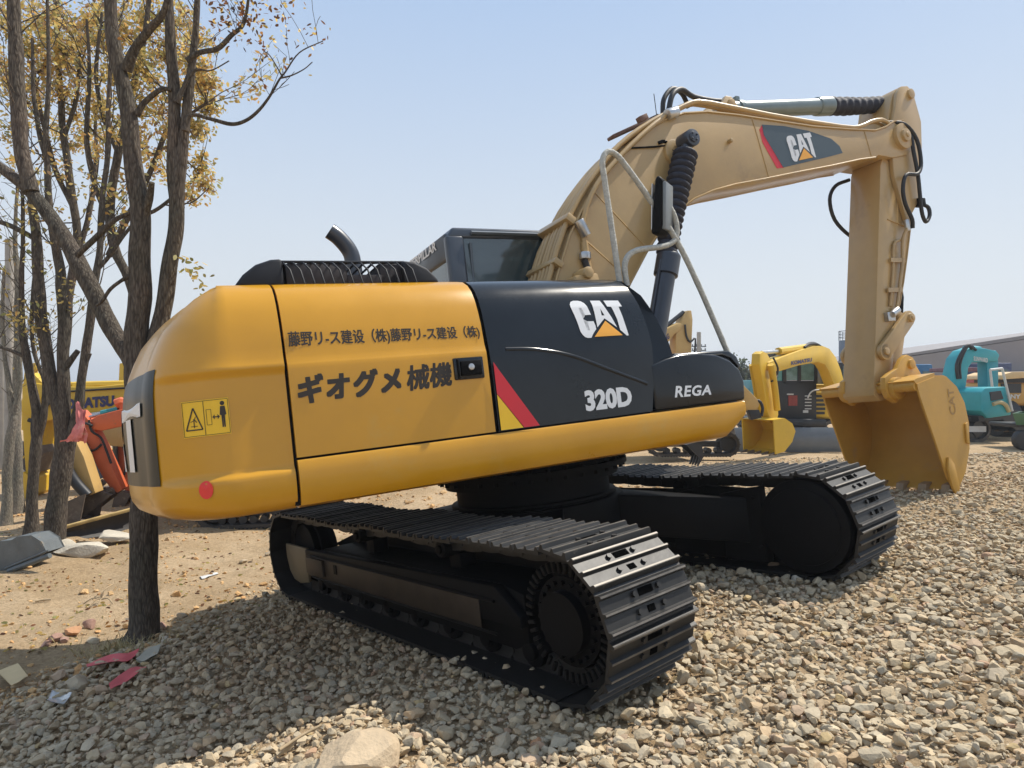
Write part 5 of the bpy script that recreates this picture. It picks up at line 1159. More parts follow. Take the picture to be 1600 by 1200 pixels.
mb = MB(); mb.tube([vplane(178, 748, P0, ang)+Vector((0, -.25, 0)), vplane(160, 765, P0, ang)+Vector((0, -.25, 0))], .05, 8); mb.tube([vplane(192, 762, P0, ang)+Vector((0, -.25, 0)), vplane(172, 770, P0, ang)+Vector((0, -.25, 0))], .05, 8); t.part(mb, 'linkage', MUD)
bucket_px(t, [(186, 768), (168, 762), (146, 766), (122, 776), (110, 790), (112, 804), (130, 812)], P0, ang, .8, MUD, 4, MUD)
mb = MB(); plate(mb, [(300, 660), (420, 660), (430, 740), (300, 745)], (P0.x, P0.y+.8, 0), ang, 2.0); t.part(mb, 'body', KO, bevel=.06)
far_track(t, (at(290, 0, 11).x, 10.9, P0.z), (at(440, 0, 11).x+.6, 11.6, P0.z), .7, .5)
# ---- second orange arm, nearer the counterweight
P0 = at(198, 700, 12.2); P0.z = G(P0.x, P0.y); ang = math.radians(12)
t = T('orange_excavator', P0, 'second orange excavator, its thin upright arm just left of the counterweight', 'excavator', GRP)
mb = MB(); plate(mb, [(180, 668), (196, 664), (212, 700), (214, 770), (200, 772), (192, 730), (180, 700)], P0, ang, .26); st_ = t.part(mb, 'stick', KO, bevel=.012)
mb = MB(); plate(mb, [(196, 664), (250, 640), (330, 660), (330, 700), (250, 676), (205, 690)], P0, ang, .28); t.part(mb, 'boom', KO, bevel=.012)
mb = MB(); ptube(mb, [(186, 690), (188, 720), (194, 745)], P0, ang, .045, -.2); t.part(mb, 'bucket_cylinder', GY, smooth=50)
mb = MB(); ptube(mb, [(176, 700), (184, 706), (186, 730), (182, 745)], P0, ang, .02, -.2); ptube(mb, [(192, 690), (200, 700), (204, 720), (200, 740)], P0, ang, .016, -.2); t.part(mb, 'hose', RB, parent=st_, smooth=60)
bucket_px(t, [(214, 768), (200, 764), (188, 772), (184, 790), (196, 800)], P0, ang, .6, MUD, 3, MUD)
mb = MB(); plate(mb, [(310, 680), (400, 680), (410, 740), (310, 745)], (P0.x, P0.y+.6, 0), ang, 1.8); t.part(mb, 'body', KO, bevel=.06)
far_track(t, (at(300, 0, 12).x, 12.4, P0.z), (at(420, 0, 12).x+.4, 12.8, P0.z), .65, .45)
# ---- ochre arm in front of it
P0 = at(120, 720, 10.0); P0.z = G(P0.x, P0.y); ang = math.radians(10)
t = T('ochre_excavator', P0, 'ochre excavator arm with a black cylinder leaning down between the tree and the orange arm', 'excavator', GRP)
mb = MB(); plate(mb, [(100, 690), (112, 680), (126, 688), (138, 712), (152, 755), (156, 768), (146, 772), (130, 755), (112, 728), (102, 708)], P0, ang, .3); st_ = t.part(mb, 'stick', KT, bevel=.015)
mb = MB(); plate(mb, [(114, 682), (160, 664), (230, 665), (330, 700), (330, 740), (230, 700), (160, 694), (126, 700)], (P0.x, P0.y+1.9, 0), ang, .3); t.part(mb, 'boom', KT, bevel=.015)
mb = MB(); ptube(mb, [(104, 704), (116, 728), (130, 750), (148, 770)], P0, ang, .075, -.24); t.part(mb, 'bucket_cylinder', DK, smooth=60)
bucket_px(t, [(150, 766), (138, 770), (122, 782), (112, 798), (120, 812), (140, 816)], P0, ang, .7, MUD, 3, MUD)
mb = MB(); plate(mb, [(310, 700), (420, 700), (430, 750), (310, 755)], (P0.x, P0.y+.3, 0), ang, 1.4); t.part(mb, 'body', KT, bevel=.06)
far_track(t, (at(300, 0, 10).x, 10.2, P0.z), (at(430, 0, 10).x+.2, 10.5, P0.z), .5, .4)
# ---- detached parts on the ground
q = gp(155, 850); Y_ = q.y
o = MB(); a = at(96, 826, Y_+.1); b = at(212, 795, Y_+.9); c = Vector((b.x, b.y, G(b.x, b.y)-.04)); d = Vector((a.x, a.y, G(a.x, a.y)-.04)); n_ = Vector((.25, -1, 0)).normalized()
cur = [(0, 1.0), (.05, .8), (.10, .55), (.08, .3), (-.02, .0)]
rows = []
for k in range(9):
    u = k/8; T_ = a.lerp(b, u); B_ = d.lerp(c, u); rows.append([B_.lerp(T_, v)-n_*x*-1*-1 for x, v in cur]+[B_.lerp(T_, v)-n_*(x+.03) for x, v in cur[::-1]])
o.grid([[tuple(p) for p in r] for r in rows]); kk = len(rows[0]); o.f += [tuple(range(kk)), tuple(len(rows)*kk-1-i for i in range(kk))]; o.m += [0, 0]
root = empty('dozer_blade', tuple(d), 'dark rusty dozer blade with a worn yellow top edge lying behind the pale slabs', 'dozer blade')
pl_ = o.build('plate', mat('blade_dark', (.028, .024, .022), rough=.6, var=.4, vscale=4, dirt=(.12, .08, .05), dscale=3, dthr=.62), root, off=tuple(d), smooth=50, fixn=True)
o = MB(); o.tube([tuple(a+Vector((0, -.02, .01))), tuple(b+Vector((0, -.02, .01)))], .032, 4); o.build('edge', mat('worn_yellow', (.42, .30, .12), rough=.7, var=.3, vscale=6), root, off=tuple(d), bevel=.004)
q = gp(38, 885)
t = T('loose_bucket', q, 'grey digger bucket without its machine, lying on its side at the left edge', 'bucket')
Pq = Vector((q.x, q.y, 0)); ang = math.radians(-8)
bucket_px(t, [(74, 862), (66, 846), (50, 836), (28, 838), (12, 848), (3, 864), (-4, 884), (-6, 900)], Pq, ang, .5, mat('bucket_grey', (.11, .125, .13), rough=.5, var=.2, vscale=6, bump=.1, dirt=(.3, .24, .16), dscale=8, dthr=.6), 0)
mb = MB(); plate(mb, [(74, 862), (66, 846), (50, 836), (28, 838), (12, 848), (3, 864), (-2, 884), (8, 897), (30, 890)], (q.x, q.y-.25, 0), ang, .02); sw_ = t.part(mb, 'side_wall', MATS['bucket_grey'])
mb = MB(); ptube(mb, [(8, 888), (76, 860)], (q.x, q.y-.28, 0), ang, .012); ptube(mb, [(14, 892), (78, 868)], (q.x, q.y-.28, 0), ang, .03); t.part(mb, 'cutting_edge', MATS['bucket_grey'], parent=sw_)
for x in (56, 67):
    mb = MB(); c = vplane(x, 841, Pq, ang); n_ = Vector((0, 1, 0)); mb.tube([c+Vector((.045*math.cos(a), -.2, .045*math.sin(a))) for a in [PI*2*k/14 for k in range(15)]], .016, 6); t.part(mb, 'pin_ring', MATS['bucket_grey'], smooth=60)
# ---------------------------------------------------------------- trees
def bark(name, c, c2, sc=9):
    m = bpy.data.materials.new(name); m.use_nodes = True; t = m.node_tree; n = t.nodes; L = t.links; b = n['Principled BSDF']; b.inputs['Roughness'].default_value = .95; b.inputs['Specular IOR Level'].default_value = .1
    tc = n.new('ShaderNodeTexCoord'); mp = n.new('ShaderNodeMapping'); mp.inputs['Scale'].default_value = (1, 1, .22); L.new(tc.outputs['Object'], mp.inputs[0])
    vo = n.new('ShaderNodeTexVoronoi'); vo.feature = 'DISTANCE_TO_EDGE'; vo.inputs['Scale'].default_value = sc*6; L.new(mp.outputs[0], vo.inputs[0])
    nz = n.new('ShaderNodeTexNoise'); nz.inputs['Scale'].default_value = sc*5; nz.inputs['Detail'].default_value = 8; L.new(mp.outputs[0], nz.inputs[0])
    nb = n.new('ShaderNodeTexNoise'); nb.inputs['Scale'].default_value = 2.2; nb.inputs['Detail'].default_value = 5; L.new(tc.outputs['Object'], nb.inputs[0])
    md = n.new('ShaderNodeMath'); md.operation = 'MULTIPLY'; L.new(vo.outputs[0], md.inputs[0]); md.inputs[1].default_value = 1.1
    ad = n.new('ShaderNodeMath'); ad.operation = 'ADD'; L.new(md.outputs[0], ad.inputs[0]); L.new(nz.outputs[0], ad.inputs[1])
    r = n.new('ShaderNodeValToRGB'); r.color_ramp.elements[0].position = .42; r.color_ramp.elements[1].position = .85; r.color_ramp.elements[0].color = (*c2, 1); r.color_ramp.elements[1].color = (*c, 1); L.new(ad.outputs[0], r.inputs[0])
    r2 = n.new('ShaderNodeValToRGB'); r2.color_ramp.elements[0].position = .35; r2.color_ramp.elements[1].position = .7; r2.color_ramp.elements[0].color = (.75, .78, .72, 1); r2.color_ramp.elements[1].color = (1.1, 1.02, .95, 1); L.new(nb.outputs[0], r2.inputs[0])
    mx = n.new('ShaderNodeMix'); mx.data_type = 'RGBA'; mx.blend_type = 'MULTIPLY'; mx.inputs[0].default_value = 1; L.new(r.outputs[0], mx.inputs[6]); L.new(r2.outputs[0], mx.inputs[7]); L.new(mx.outputs[2], b.inputs['Base Color'])
    bp = n.new('ShaderNodeBump'); bp.inputs['Strength'].default_value = 1; bp.inputs['Distance'].default_value = .012; L.new(ad.outputs[0], bp.inputs['Height']); L.new(bp.outputs[0], b.inputs['Normal'])
    return m
BA = bark('bark_brown', (.15, .13, .112), (.06, .05, .045)); BP = bark('bark_pale', (.34, .32, .28), (.16, .15, .135), 12)
def leafmat(name):
    m = bpy.data.materials.new(name); m.use_nodes = True; t = m.node_tree; n = t.nodes; L = t.links
    for x in list(n): n.remove(x)
    out = n.new('ShaderNodeOutputMaterial'); a = n.new('ShaderNodeAttribute'); a.attribute_name = 'tone'
    d = n.new('ShaderNodeBsdfDiffuse'); tr = n.new('ShaderNodeBsdfTranslucent'); mx = n.new('ShaderNodeMixShader'); mx.inputs[0].default_value = .5
    g_ = n.new('ShaderNodeBsdfGlossy'); g_.inputs['Roughness'].default_value = .45; g_.inputs['Color'].default_value = (.6, .6, .55, 1); m2 = n.new('ShaderNodeMixShader'); m2.inputs[0].default_value = .05
    L.new(a.outputs['Color'], d.inputs[0]); L.new(a.outputs['Color'], tr.inputs[0]); L.new(d.outputs[0], mx.inputs[1]); L.new(tr.outputs[0], mx.inputs[2]); L.new(mx.outputs[0], m2.inputs[1]); L.new(g_.outputs[0], m2.inputs[2]); L.new(m2.outputs[0], out.inputs[0])
    return m
LF = leafmat('autumn_leaf')
class Leaves:
    def __init__(s): s.v = []; s.f = []; s.c = []
    def leaf(s, p, L_, col, d=None):
        d = d or Vector((random.gauss(0, 1), random.gauss(0, 1), random.gauss(-.55, .7))).normalized()
        u = d.cross(Vector((random.gauss(0, 1), random.gauss(0, 1), random.gauss(0, 1)))).normalized(); n = d.cross(u); w_ = L_*random.uniform(.20, .28); b = len(s.v)
        bend = n*L_*random.uniform(-.12, .2)
        s.v += [p, p+d*L_*.3+u*w_, p+d*L_*.7+u*w_*.8+bend*.6, p+d*L_+bend, p+d*L_*.7-u*w_*.8+bend*.6, p+d*L_*.3-u*w_]
        s.f += [(b, b+1, b+5), (b+1, b+2, b+4, b+5), (b+2, b+3, b+4)]; s.c += [col]*6
    def build(s, parent, off, name='crown'):
        me = bpy.data.meshes.new(name); me.from_pydata([(a[0]-off[0], a[1]-off[1], a[2]-off[2]) for a in s.v], [], s.f); me.materials.append(LF)
        at_ = me.color_attributes.new('tone', 'FLOAT_COLOR', 'POINT'); at_.data.foreach_set('color', [q for c in s.c for q in (*c, 1)])
        o = bpy.data.objects.new(name, me); C.objects.link(o); o.parent = parent; return o
GOLD = [(.72, .51, .14), (.76, .57, .19), (.62, .45, .14), (.56, .49, .20), (.66, .39, .12), (.48, .48, .24), (.36, .24, .14)]
OLIVE = [(.30, .30, .10), (.42, .36, .12), (.5, .38, .12), (.25, .22, .08)]
BROWN = [(.16, .07, .03), (.25, .10, .04), (.35, .17, .05), (.12, .07, .04)]
def pick(pal): c = random.choice(pal); k = random.uniform(.75, 1.15); return tuple(min(.9, q*k) for q in c)
class Tree:
    def __init__(s, base, label, grp, bk=None, name='tree', cat='tree'):
        s.r = empty(name, tuple(base), label, cat, grp); s.off = tuple(base); s.mb = MB(); s.tw = MB(); s.lv = Leaves(); s.stems = []; s.bk = bk or BA
    def stem(s, px, Y, thick=1, ground=None, dY=0, n=14):
        """px: list of (x, y, radius in pixels)"""
        pts = []; rr_ = []; k = len(px)
        for i, q in enumerate(px):
            yy = Y+dY*i/(k-1); pts.append(at(q[0], q[1], yy)); rr_.append(max(.004, q[2]*yy/F*thick))
        if ground is not None: pts[0] = Vector((pts[0].x, pts[0].y, ground-.06))
        P = []; R_ = []
        sp = smooth_pts(pts, 5)
        for i, p in enumerate(sp):
            j = min(len(rr_)-1, i//5); f_ = (i % 5)/5; r = rr_[j]*(1-f_)+rr_[min(j+1, len(rr_)-1)]*f_
            w_ = noise.noise(p*2.3)*r*.35; R_.append(r*(1+.10*noise.noise(p*5))); P.append(p+Vector((w_, w_*.5, 0)))
        if ground is not None: R_[0] *= 1.6; R_[1] *= 1.28; R_[2] *= 1.12
        nb = len(s.mb.v); s.mb.tube(P, R_, n)
        s.stems.append((P, R_)); return P, R_
    def twig(s, p, d, L_, r, depth, leaf, pal, size, dens):
        k = max(3, int(L_/.12)); pts = [p]; q = p.copy(); dd = d.copy()
        for i in range(k):
            dd = (dd+Vector((random.gauss(0, .13), random.gauss(0, .13), random.gauss(.05, .10)))).normalized(); q = q+dd*L_/k; pts.append(q.copy())
            if depth > 0 and random.random() < .5:
                sd_ = (dd+Vector((random.gauss(0, .7), random.gauss(0, .7), random.gauss(.2, .5)))).normalized()
                s.twig(q, sd_, L_*random.uniform(.35, .6), r*.55, depth-1, leaf, pal, size, dens)
            if random.random() < leaf*(1.6 if depth == 0 else .5):
                for _ in range(dens): s.lv.leaf(q+Vector((random.gauss(0, .04), random.gauss(0, .04), random.gauss(0, .04))), size*random.uniform(.7, 1.3), pick(pal))
        s.tw.tube(pts, [max(.0022, r*(1-.75*i/len(pts))) for i in range(len(pts))], 4 if r < .012 else 6)
    def grow(s, idx, frac0, count, L_, r, depth=1, leaf=.3, pal=GOLD, size=.07, dens=2, up=.7, frac1=1.0):
        P, R_ = s.stems[idx]
        for _ in range(count):
            i = int(len(P)*(frac0+(frac1-frac0)*random.random())); i = min(len(P)-2, max(1, i)); t_ = (P[i+1]-P[i]).normalized(); a = random.uniform(0, 2*PI)
            d = (t_*.4+Vector((math.cos(a), math.sin(a)*.8, up*random.uniform(.3, 1.3)))).normalized()
            s.twig(P[i].copy(), d, L_*random.uniform(.6, 1.3), min(r, R_[i]*.6), depth, leaf, pal, size, dens)
    def clump(s, x, y, rp, Y, n, pal, size, fr=None):
        """leafy bough: fans of twigs filling a ball (centre given in pixels at distance Y)"""
        c = at(x, y, Y); R_ = rp*Y/F; st = c-Vector((0, 0, R_*.55))
        best = min((p for P, _ in s.stems for p in P[4:]), key=lambda p: (p-st).length+max(0, p.z-st.z)*2.5)
        mid = best.lerp(st, .55)+Vector((0, 0, -.12*(st-best).length))
        s.tw.tube(smooth_pts([best, mid, st], 3), [.013, .012, .011, .010, .009, .008, .007], 5)
        for _ in range(n):
            d = Vector((random.gauss(0, 1), random.gauss(0, 1), random.gauss(0, 1))).normalized(); 
            e = c+Vector((d.x, d.y, d.z*.85))*R_*random.uniform(.45, 1.1)
            m_ = st.lerp(e, .5)+Vector((random.gauss(0, .05), random.gauss(0, .05), random.gauss(0, .05)))*R_
            s.tw.tube([st, m_, e], [.004, .003, .0015], 3)
            for k in range(random.randint(14, 26)):
                q = m_.lerp(e, random.uniform(-.1, 1.1)); s.lv.leaf(q+Vector((random.gauss(0, .05), random.gauss(0, .05), random.gauss(0, .05))), size*random.uniform(.55, 1.2), pick(pal))
    def done(s, crown=True):
        b0 = len(s.mb.v); s.mb.v += s.tw.v; s.mb.f += [tuple(b0+i for i in f) for f in s.tw.f]; s.mb.m += s.tw.m
        tr = s.mb.build('trunk', s.bk, s.r, off=s.off, smooth=80)
        if crown and s.lv.v: s.lv.build(s.r, s.off)
        return tr
# near forked tree
b = gp(225, 998); Y1 = b.y
t1 = Tree(b, 'nearest tree, thick rough trunk forking right behind the counterweight', 'trees along the left side')
t1.stem([(224, 1000, 30), (226, 965, 27), (228, 900, 26), (229, 820, 26), (228, 740, 25), (226, 650, 24), (220, 590, 24), (216, 540, 22), (217, 480, 21), (218, 400, 20), (218, 330, 19), (211, 270, 18), (203, 200, 16), (192, 130, 14), (180, 70, 13), (172, 20, 12), (167, -60, 11), (158, -200, 8), (150, -330, 4)], Y1, thick=.78, ground=b.z, n=18)
t1.stem([(222, 600, 19), (208, 563, 20), (188, 535, 18), (165, 495, 18), (140, 440, 18), (118, 400, 17), (92, 358, 16), (65, 322, 14), (35, 290, 12), (0, 262, 11), (-60, 215, 8), (-130, 170, 5)], Y1, thick=.72, dY=.4)
t1.stem([(46, 300, 11), (33, 240, 11), (28, 160, 11), (24, 60, 10), (19, -40, 8), (10, -160, 5)], Y1+.25, dY=.1)
t1.stem([(226, 660, 18), (236, 600, 18), (246, 540, 17), (254, 490, 16), (263, 430, 16), (272, 370, 16), (277, 310, 15), (284, 250, 12), (289, 200, 10), (297, 130, 9), (303, 70, 7), (308, 10, 6), (312, -60, 4), (314, -160, 2)], Y1, thick=.76, dY=.1)
t1.stem([(277, 325, 11), (274, 280, 10), (272, 230, 9), (272, 160, 9), (268, 90, 8), (264, 20, 7), (260, -60, 6), (254, -180, 3)], Y1+.05)
t1.stem([(198, 110, 9), (212, 75, 7), (235, 45, 6), (256, 20, 5), (268, -30, 4)], Y1, dY=-.2)
t1.stem([(222, 350, 6), (233, 310, 6), (238, 285, 4)], Y1, dY=-.1)
t1.stem([(290, 205, 6), (298, 180, 3), (330, 186, 3), (362, 194, 3), (385, 188, 2.6), (405, 172, 2.4), (422, 150, 2), (436, 125, 1.6), (446, 112, 1.3), (468, 82, 1), (505, 64, .7)], Y1, n=8)
t1.stem([(292, 95, 5), (312, 82, 4), (340, 76, 4), (362, 55, 3.5), (380, 38, 3), (388, 0, 2.4), (392, -60, 1.5)], Y1, n=8)
t1.stem([(276, 160, 5), (288, 135, 3), (305, 110, 2.5), (330, 110, 1), (358, 95, 1)], Y1, n=8)
t1.stem([(438, 122, 1.5), (455, 118, 1.1), (475, 108, .8), (488, 97, .6)], Y1, n=6); t1.stem([(440, 118, 1.4), (430, 100, 1), (420, 85, .8), (412, 80, .6)], Y1, n=6)
t1.stem([(213, 180, 5), (225, 160, 4), (250, 140, 4), (268, 140, 3)], Y1, n=8)
t1.stem([(205, 430, 5), (190, 438, 3), (172, 452, 3), (160, 470, 2.5), (150, 478, 2)], Y1, n=8)
t1.stem([(120, 400, 5), (150, 372, 5), (178, 345, 4), (205, 332, 3)], Y1, n=8)
t1.grow(0, .75, 7, .6, .006, 1, .05, BROWN, .05, 1); t1.grow(3, .7, 6, .5, .005, 1, .06, BROWN, .05, 1); t1.grow(1, .3, 9, .5, .006, 1, .03, OLIVE, .05, 1); t1.grow(2, .3, 7, .5, .006, 1, .05, OLIVE, .05, 1); t1.grow(4, .4, 4, .5, .005, 1, .05, BROWN, .05, 1)
for k_, px_ in ((7, 1), (8, 1)): t1.grow(k_, .45, 7, .32, .003, 1, .12, BROWN, .045, 1)
def spray(T_, x, y, n, Y, pal, size=.05, sp=.07):
    c = at(x, y, Y)
    for _ in range(n): T_.lv.leaf(c+Vector((random.gauss(0, sp), random.gauss(0, sp), random.gauss(0, sp))), size*random.uniform(.7, 1.2), pick(pal))
for x, y, n in ((372, 8, 16), (385, 20, 18), (395, 35, 14), (362, 30, 16), (348, 45, 10), (378, 50, 8), (400, 5, 12), (425, 2, 12), (445, 5, 10), (430, 22, 8), (408, 85, 6), (418, 78, 5), (342, 42, 8), (352, 15, 10), (436, 38, 8), (450, 52, 4), (462, 58, 3), (392, 50, 4), (495, 62, 8), (503, 58, 4), (442, 95, 2), (405, 103, 3), (330, 10, 10), (415, 50, 3), (483, 97, 2)): spray(t1, x, y, int(n*1.6), Y1, BROWN+GOLD[:2], .042, .06)
for x, y, n in ((296, 418, 14), (304, 432, 12), (290, 405, 8), (310, 438, 8)): spray(t1, x, y, n, Y1, OLIVE+GOLD[:1], .055, .05)
t1.done()
# multi-stem tree at the left
b = gp(86, 862); Y2 = b.y
t2 = Tree(b, 'tree with three stems from one trunk, pink rags tied to it', 'trees along the left side')
t2.stem([(84, 866, 20), (86, 830, 19), (90, 780, 18), (95, 730, 18), (98, 690, 17), (94, 650, 12), (82, 610, 11), (74, 570, 11), (68, 520, 11), (63, 450, 10), (58, 390, 9), (54, 345, 8), (48, 290, 6), (40, 220, 5), (30, 140, 4), (22, 40, 3), (15, -60, 2)], Y2, thick=.82, ground=b.z)
t2.stem([(98, 690, 13), (100, 640, 12), (100, 590, 11), (98, 530, 10), (99, 470, 10), (96, 430, 10), (88, 395, 8), (80, 340, 7), (75, 270, 6), (72, 200, 5), (76, 120, 4), (74, 20, 3), (72, -80, 2)], Y2, thick=.8)
t2.stem([(100, 740, 10), (110, 690, 10), (122, 640, 9), (128, 590, 8), (135, 540, 8), (142, 490, 8), (150, 440, 7), (156, 390, 6), (158, 340, 6), (163, 290, 5), (168, 230, 5), (170, 150, 4), (175, 60, 3), (178, -40, 2)], Y2, thick=.8)
t2.stem([(100, 580, 5), (112, 562, 5), (122, 548, 4)], Y2); t2.stem([(132, 570, 4), (140, 552, 3)], Y2); t2.stem([(52, 372, 4), (35, 362, 4), (10, 350, 4), (-20, 342, 3)], Y2)
t2.stem([(72, 245, 4), (60, 200, 3.5), (52, 140, 3), (50, 60, 2)], Y2); t2.stem([(152, 420, 4), (170, 400, 3), (200, 360, 2.5), (225, 330, 2)], Y2+.2)
for i in (0, 1, 2): t2.grow(i, .45, 12, .9, .008, 1, .4, GOLD+OLIVE, .07, 3)
for x, y in ((62, 480), (63, 410), (100, 445), (40, 500), (60, 500), (25, 508), (48, 490), (110, 470), (120, 300), (150, 290), (90, 350)): spray(t2, x, y, 22, Y2-.1, OLIVE+GOLD[:2], .06, .09)
t2.done()
# thin leaning saplings at the left edge
spec = [([(48, 815, 9), (52, 760, 8), (58, 700, 8), (57, 640, 7), (50, 590, 6), (42, 556, 6), (36, 520, 5), (33, 470, 4), (34, 420, 3.5), (36, 360, 3), (34, 280, 2)], [[(56, 705, 5), (68, 650, 5), (72, 600, 4), (60, 570, 3), (52, 540, 3), (50, 480, 3), (55, 420, 2)], [(44, 560, 3), (28, 552, 3), (10, 545, 2.5), (-10, 540, 2)]], 9.3, 'thin brown sapling between the pale trunks and the three-stemmed tree', BA),
        ([(10, 788, 7), (12, 740, 7), (16, 690, 7), (20, 650, 6), (14, 600, 4), (8, 560, 3), (4, 500, 3), (6, 420, 2)], [[(20, 655, 5), (30, 610, 4), (32, 560, 3), (28, 500, 2.5), (30, 420, 2)]], 10.4, 'pale mossy sapling at the left edge, forking low', BP),
        ([(28, 775, 7), (27, 720, 7), (25, 660, 7), (26, 600, 6), (28, 540, 6), (28, 480, 5), (26, 420, 4), (24, 360, 3), (28, 280, 2)], [], 11.2, 'straight pale sapling right of the concrete pole', BP)]
for px, forks, Y_, lab, bk in spec:
    p = at(px[0][0], px[0][1], Y_); z = G(p.x, p.y); tt_ = Tree((p.x, p.y, z), lab, 'trees along the left side', bk)
    tt_.stem(px, Y_, ground=z, n=10)
    for f_ in forks: tt_.stem(f_, Y_, n=8)
    for i in range(len(tt_.stems)): tt_.grow(i, .45, 9, .9, .006, 1, .04, OLIVE, .05, 1)
    tt_.done()
# golden tree further back: the main leaf mass
def golden(px, forks, Y_, lab, clumps, dens):
    p = at(px[0][0], px[0][1], Y_); z = G(p.x, p.y); T_ = Tree((p.x, p.y, z), lab, 'trees along the left side')
    T_.stem(px, Y_, ground=z, n=10)
    for f_ in forks: T_.stem(f_, Y_, n=8, dY=random.uniform(-.4, .4))
    for i in range(len(T_.stems)): T_.grow(i, .5, 5, 1.0, .009, 1, .5, GOLD, .08, 4, up=1.0)
    for x, y, r, k in clumps: T_.clump(x, y, r, Y_+random.uniform(-.8, .8), int(k*dens*1.25), GOLD if random.random() < .6 else GOLD[:3]+OLIVE[:3], .068)
    T_.done()
golden([(228, 770, 8), (226, 640, 8), (222, 540, 8), (205, 450, 7), (180, 390, 7), (170, 330, 7), (185, 240, 6), (205, 150, 5), (225, 60, 4), (240, -60, 3)],
       [[(170, 400, 5), (200, 340, 5), (235, 270, 4), (262, 200, 3.5), (290, 130, 3), (310, 60, 2)], [(168, 340, 5), (145, 280, 4), (135, 210, 4), (140, 120, 3), (135, 30, 2)], [(200, 340, 4), (240, 330, 3), (280, 300, 2.5), (315, 270, 2)], [(262, 200, 3), (295, 180, 2.5), (325, 160, 2)], [(185, 240, 4), (160, 180, 3), (150, 110, 3), (160, 20, 2)]], 9.6,
       'golden leafed tree behind the near forked one, its crown reaching over to the right stems',
       [(318, 120, 26, 16), (325, 160, 24, 16), (300, 90, 30, 16), (310, 200, 24, 12), (285, 130, 34, 16), (255, 70, 40, 22), (225, 95, 36, 16), (235, 20, 40, 18), (205, 45, 36, 16), (190, 120, 34, 12), (245, 160, 34, 12), (270, 200, 28, 8), (315, 255, 22, 8), (325, 285, 18, 8), (300, 300, 22, 6), (250, 250, 34, 7), (210, 205, 30, 8), (165, 60, 38, 16), (165, 180, 30, 10), (310, 60, 26, 10), (285, 20, 34, 12), (195, 270, 26, 5), (215, 160, 28, 8), (180, 210, 24, 8)], 1.25)
golden([(92, 790, 7), (96, 690, 7), (98, 580, 7), (108, 470, 7), (120, 380, 6), (112, 300, 6), (100, 210, 5), (92, 110, 4), (90, 0, 3)],
       [[(120, 400, 4), (140, 330, 4), (150, 250, 3), (148, 160, 2)], [(112, 320, 4), (85, 260, 4), (65, 180, 3), (50, 90, 2)], [(100, 220, 3), (120, 150, 3), (125, 60, 2)]], 10.8,
       'second golden tree, slimmer, its crown filling the sky over the left machines',
       [(100, 60, 46, 24), (60, 90, 44, 22), (30, 50, 44, 20), (130, 100, 40, 18), (90, 130, 38, 16), (40, 140, 40, 14), (140, 30, 40, 16), (10, 110, 40, 14), (120, 165, 30, 10), (70, 185, 34, 9), (150, 150, 30, 10), (25, 200, 34, 7), (110, 215, 28, 6), (155, 230, 26, 5), (60, 20, 40, 16), (10, 10, 40, 14), (140, 200, 26, 8), (20, 260, 30, 4), (90, 260, 30, 4), (50, 320, 26, 3)], 1.2)
# bare scrub far left and background trees
def roundtree(x, ytop, ybot, wpx, Y_, lab, n, pal, name='tree'):
    p = at(x, ybot, Y_); z = G(p.x, p.y); T_ = Tree((p.x, p.y, z), lab, 'distant trees'); top = at(x, ytop, Y_).z; h = top-z
    pts = [Vector((p.x, Y_, z)), Vector((p.x+.1, Y_, z+h*.3)), Vector((p.x-.1, Y_, z+h*.6)), Vector((p.x, Y_, z+h*.85))]
    T_.mb.tube(pts, [h*.035, h*.028, h*.018, h*.006], 8); R_ = wpx*Y_/F
    for _ in range(n):
        a = random.uniform(0, 2*PI); e = random.gauss(0, .5); u = random.random()**.4
        c = Vector((p.x+math.cos(a)*R_*u*.9, Y_+math.sin(a)*R_*u*.6, z+h*(.62+.36*math.sin(e)*u))); 
        if noise.noise(c*.9) < -.15: continue
        for _ in range(9): T_.lv.leaf(c+Vector((random.gauss(0, .18), random.gauss(0, .18), random.gauss(0, .18))), .26*random.uniform(.6, 1.2), pick(pal))
        if random.random() < .08: T_.tw.tube([Vector((p.x, Y_, z+h*.4)), c], [h*.01, .01], 4)
    T_.done()
DG = [(.07, .10, .06), (.09, .12, .07), (.12, .13, .09), (.06, .08, .05)]
roundtree(1160, 556, 640, 26, 46, 'grey green round tree left of the bright yellow stick', 420, DG)
roundtree(1206, 568, 640, 22, 50, 'smaller grey green tree directly behind the bright yellow stick', 260, DG)
roundtree(1128, 574, 640, 22, 55, 'low grey green tree peeping over the end of the black cover', 220, DG)
# far belt of woodland closing the yard
wd = Leaves(); wt = MB()
for i in range(330):
    px = random.uniform(230, 1300); Y_ = random.uniform(120, 170); X = (px-800)/F*Y_; h = random.uniform(2.6, 4.6)*(1+.4*noise.noise((X*.03, 3, 1)))
    wt.tube([(X, Y_, -.4), (X+random.uniform(-.3, .3), Y_, h*.7)], [.16, .06], 5)
    for _ in range(60):
        a = random.uniform(0, 2*PI); u = random.random()**.5; wd.leaf(Vector((X+math.cos(a)*2.4*u, Y_+math.sin(a)*2.0*u, h*random.uniform(.18, 1.0)*(1-.35*u*u))), random.uniform(.35, .8), pick(DG+[(.16, .14, .08)]))
wo = wd.build(None, (0, 0, 0), 'far_wood'); tag(wo, 'low hazy belt of trees along the far edge of the yard', 'wood', kind='stuff')
two = wt.build('far_trunks', BA, smooth=60); tag(two, 'thin trunks of the far belt of trees', 'wood', kind='stuff')
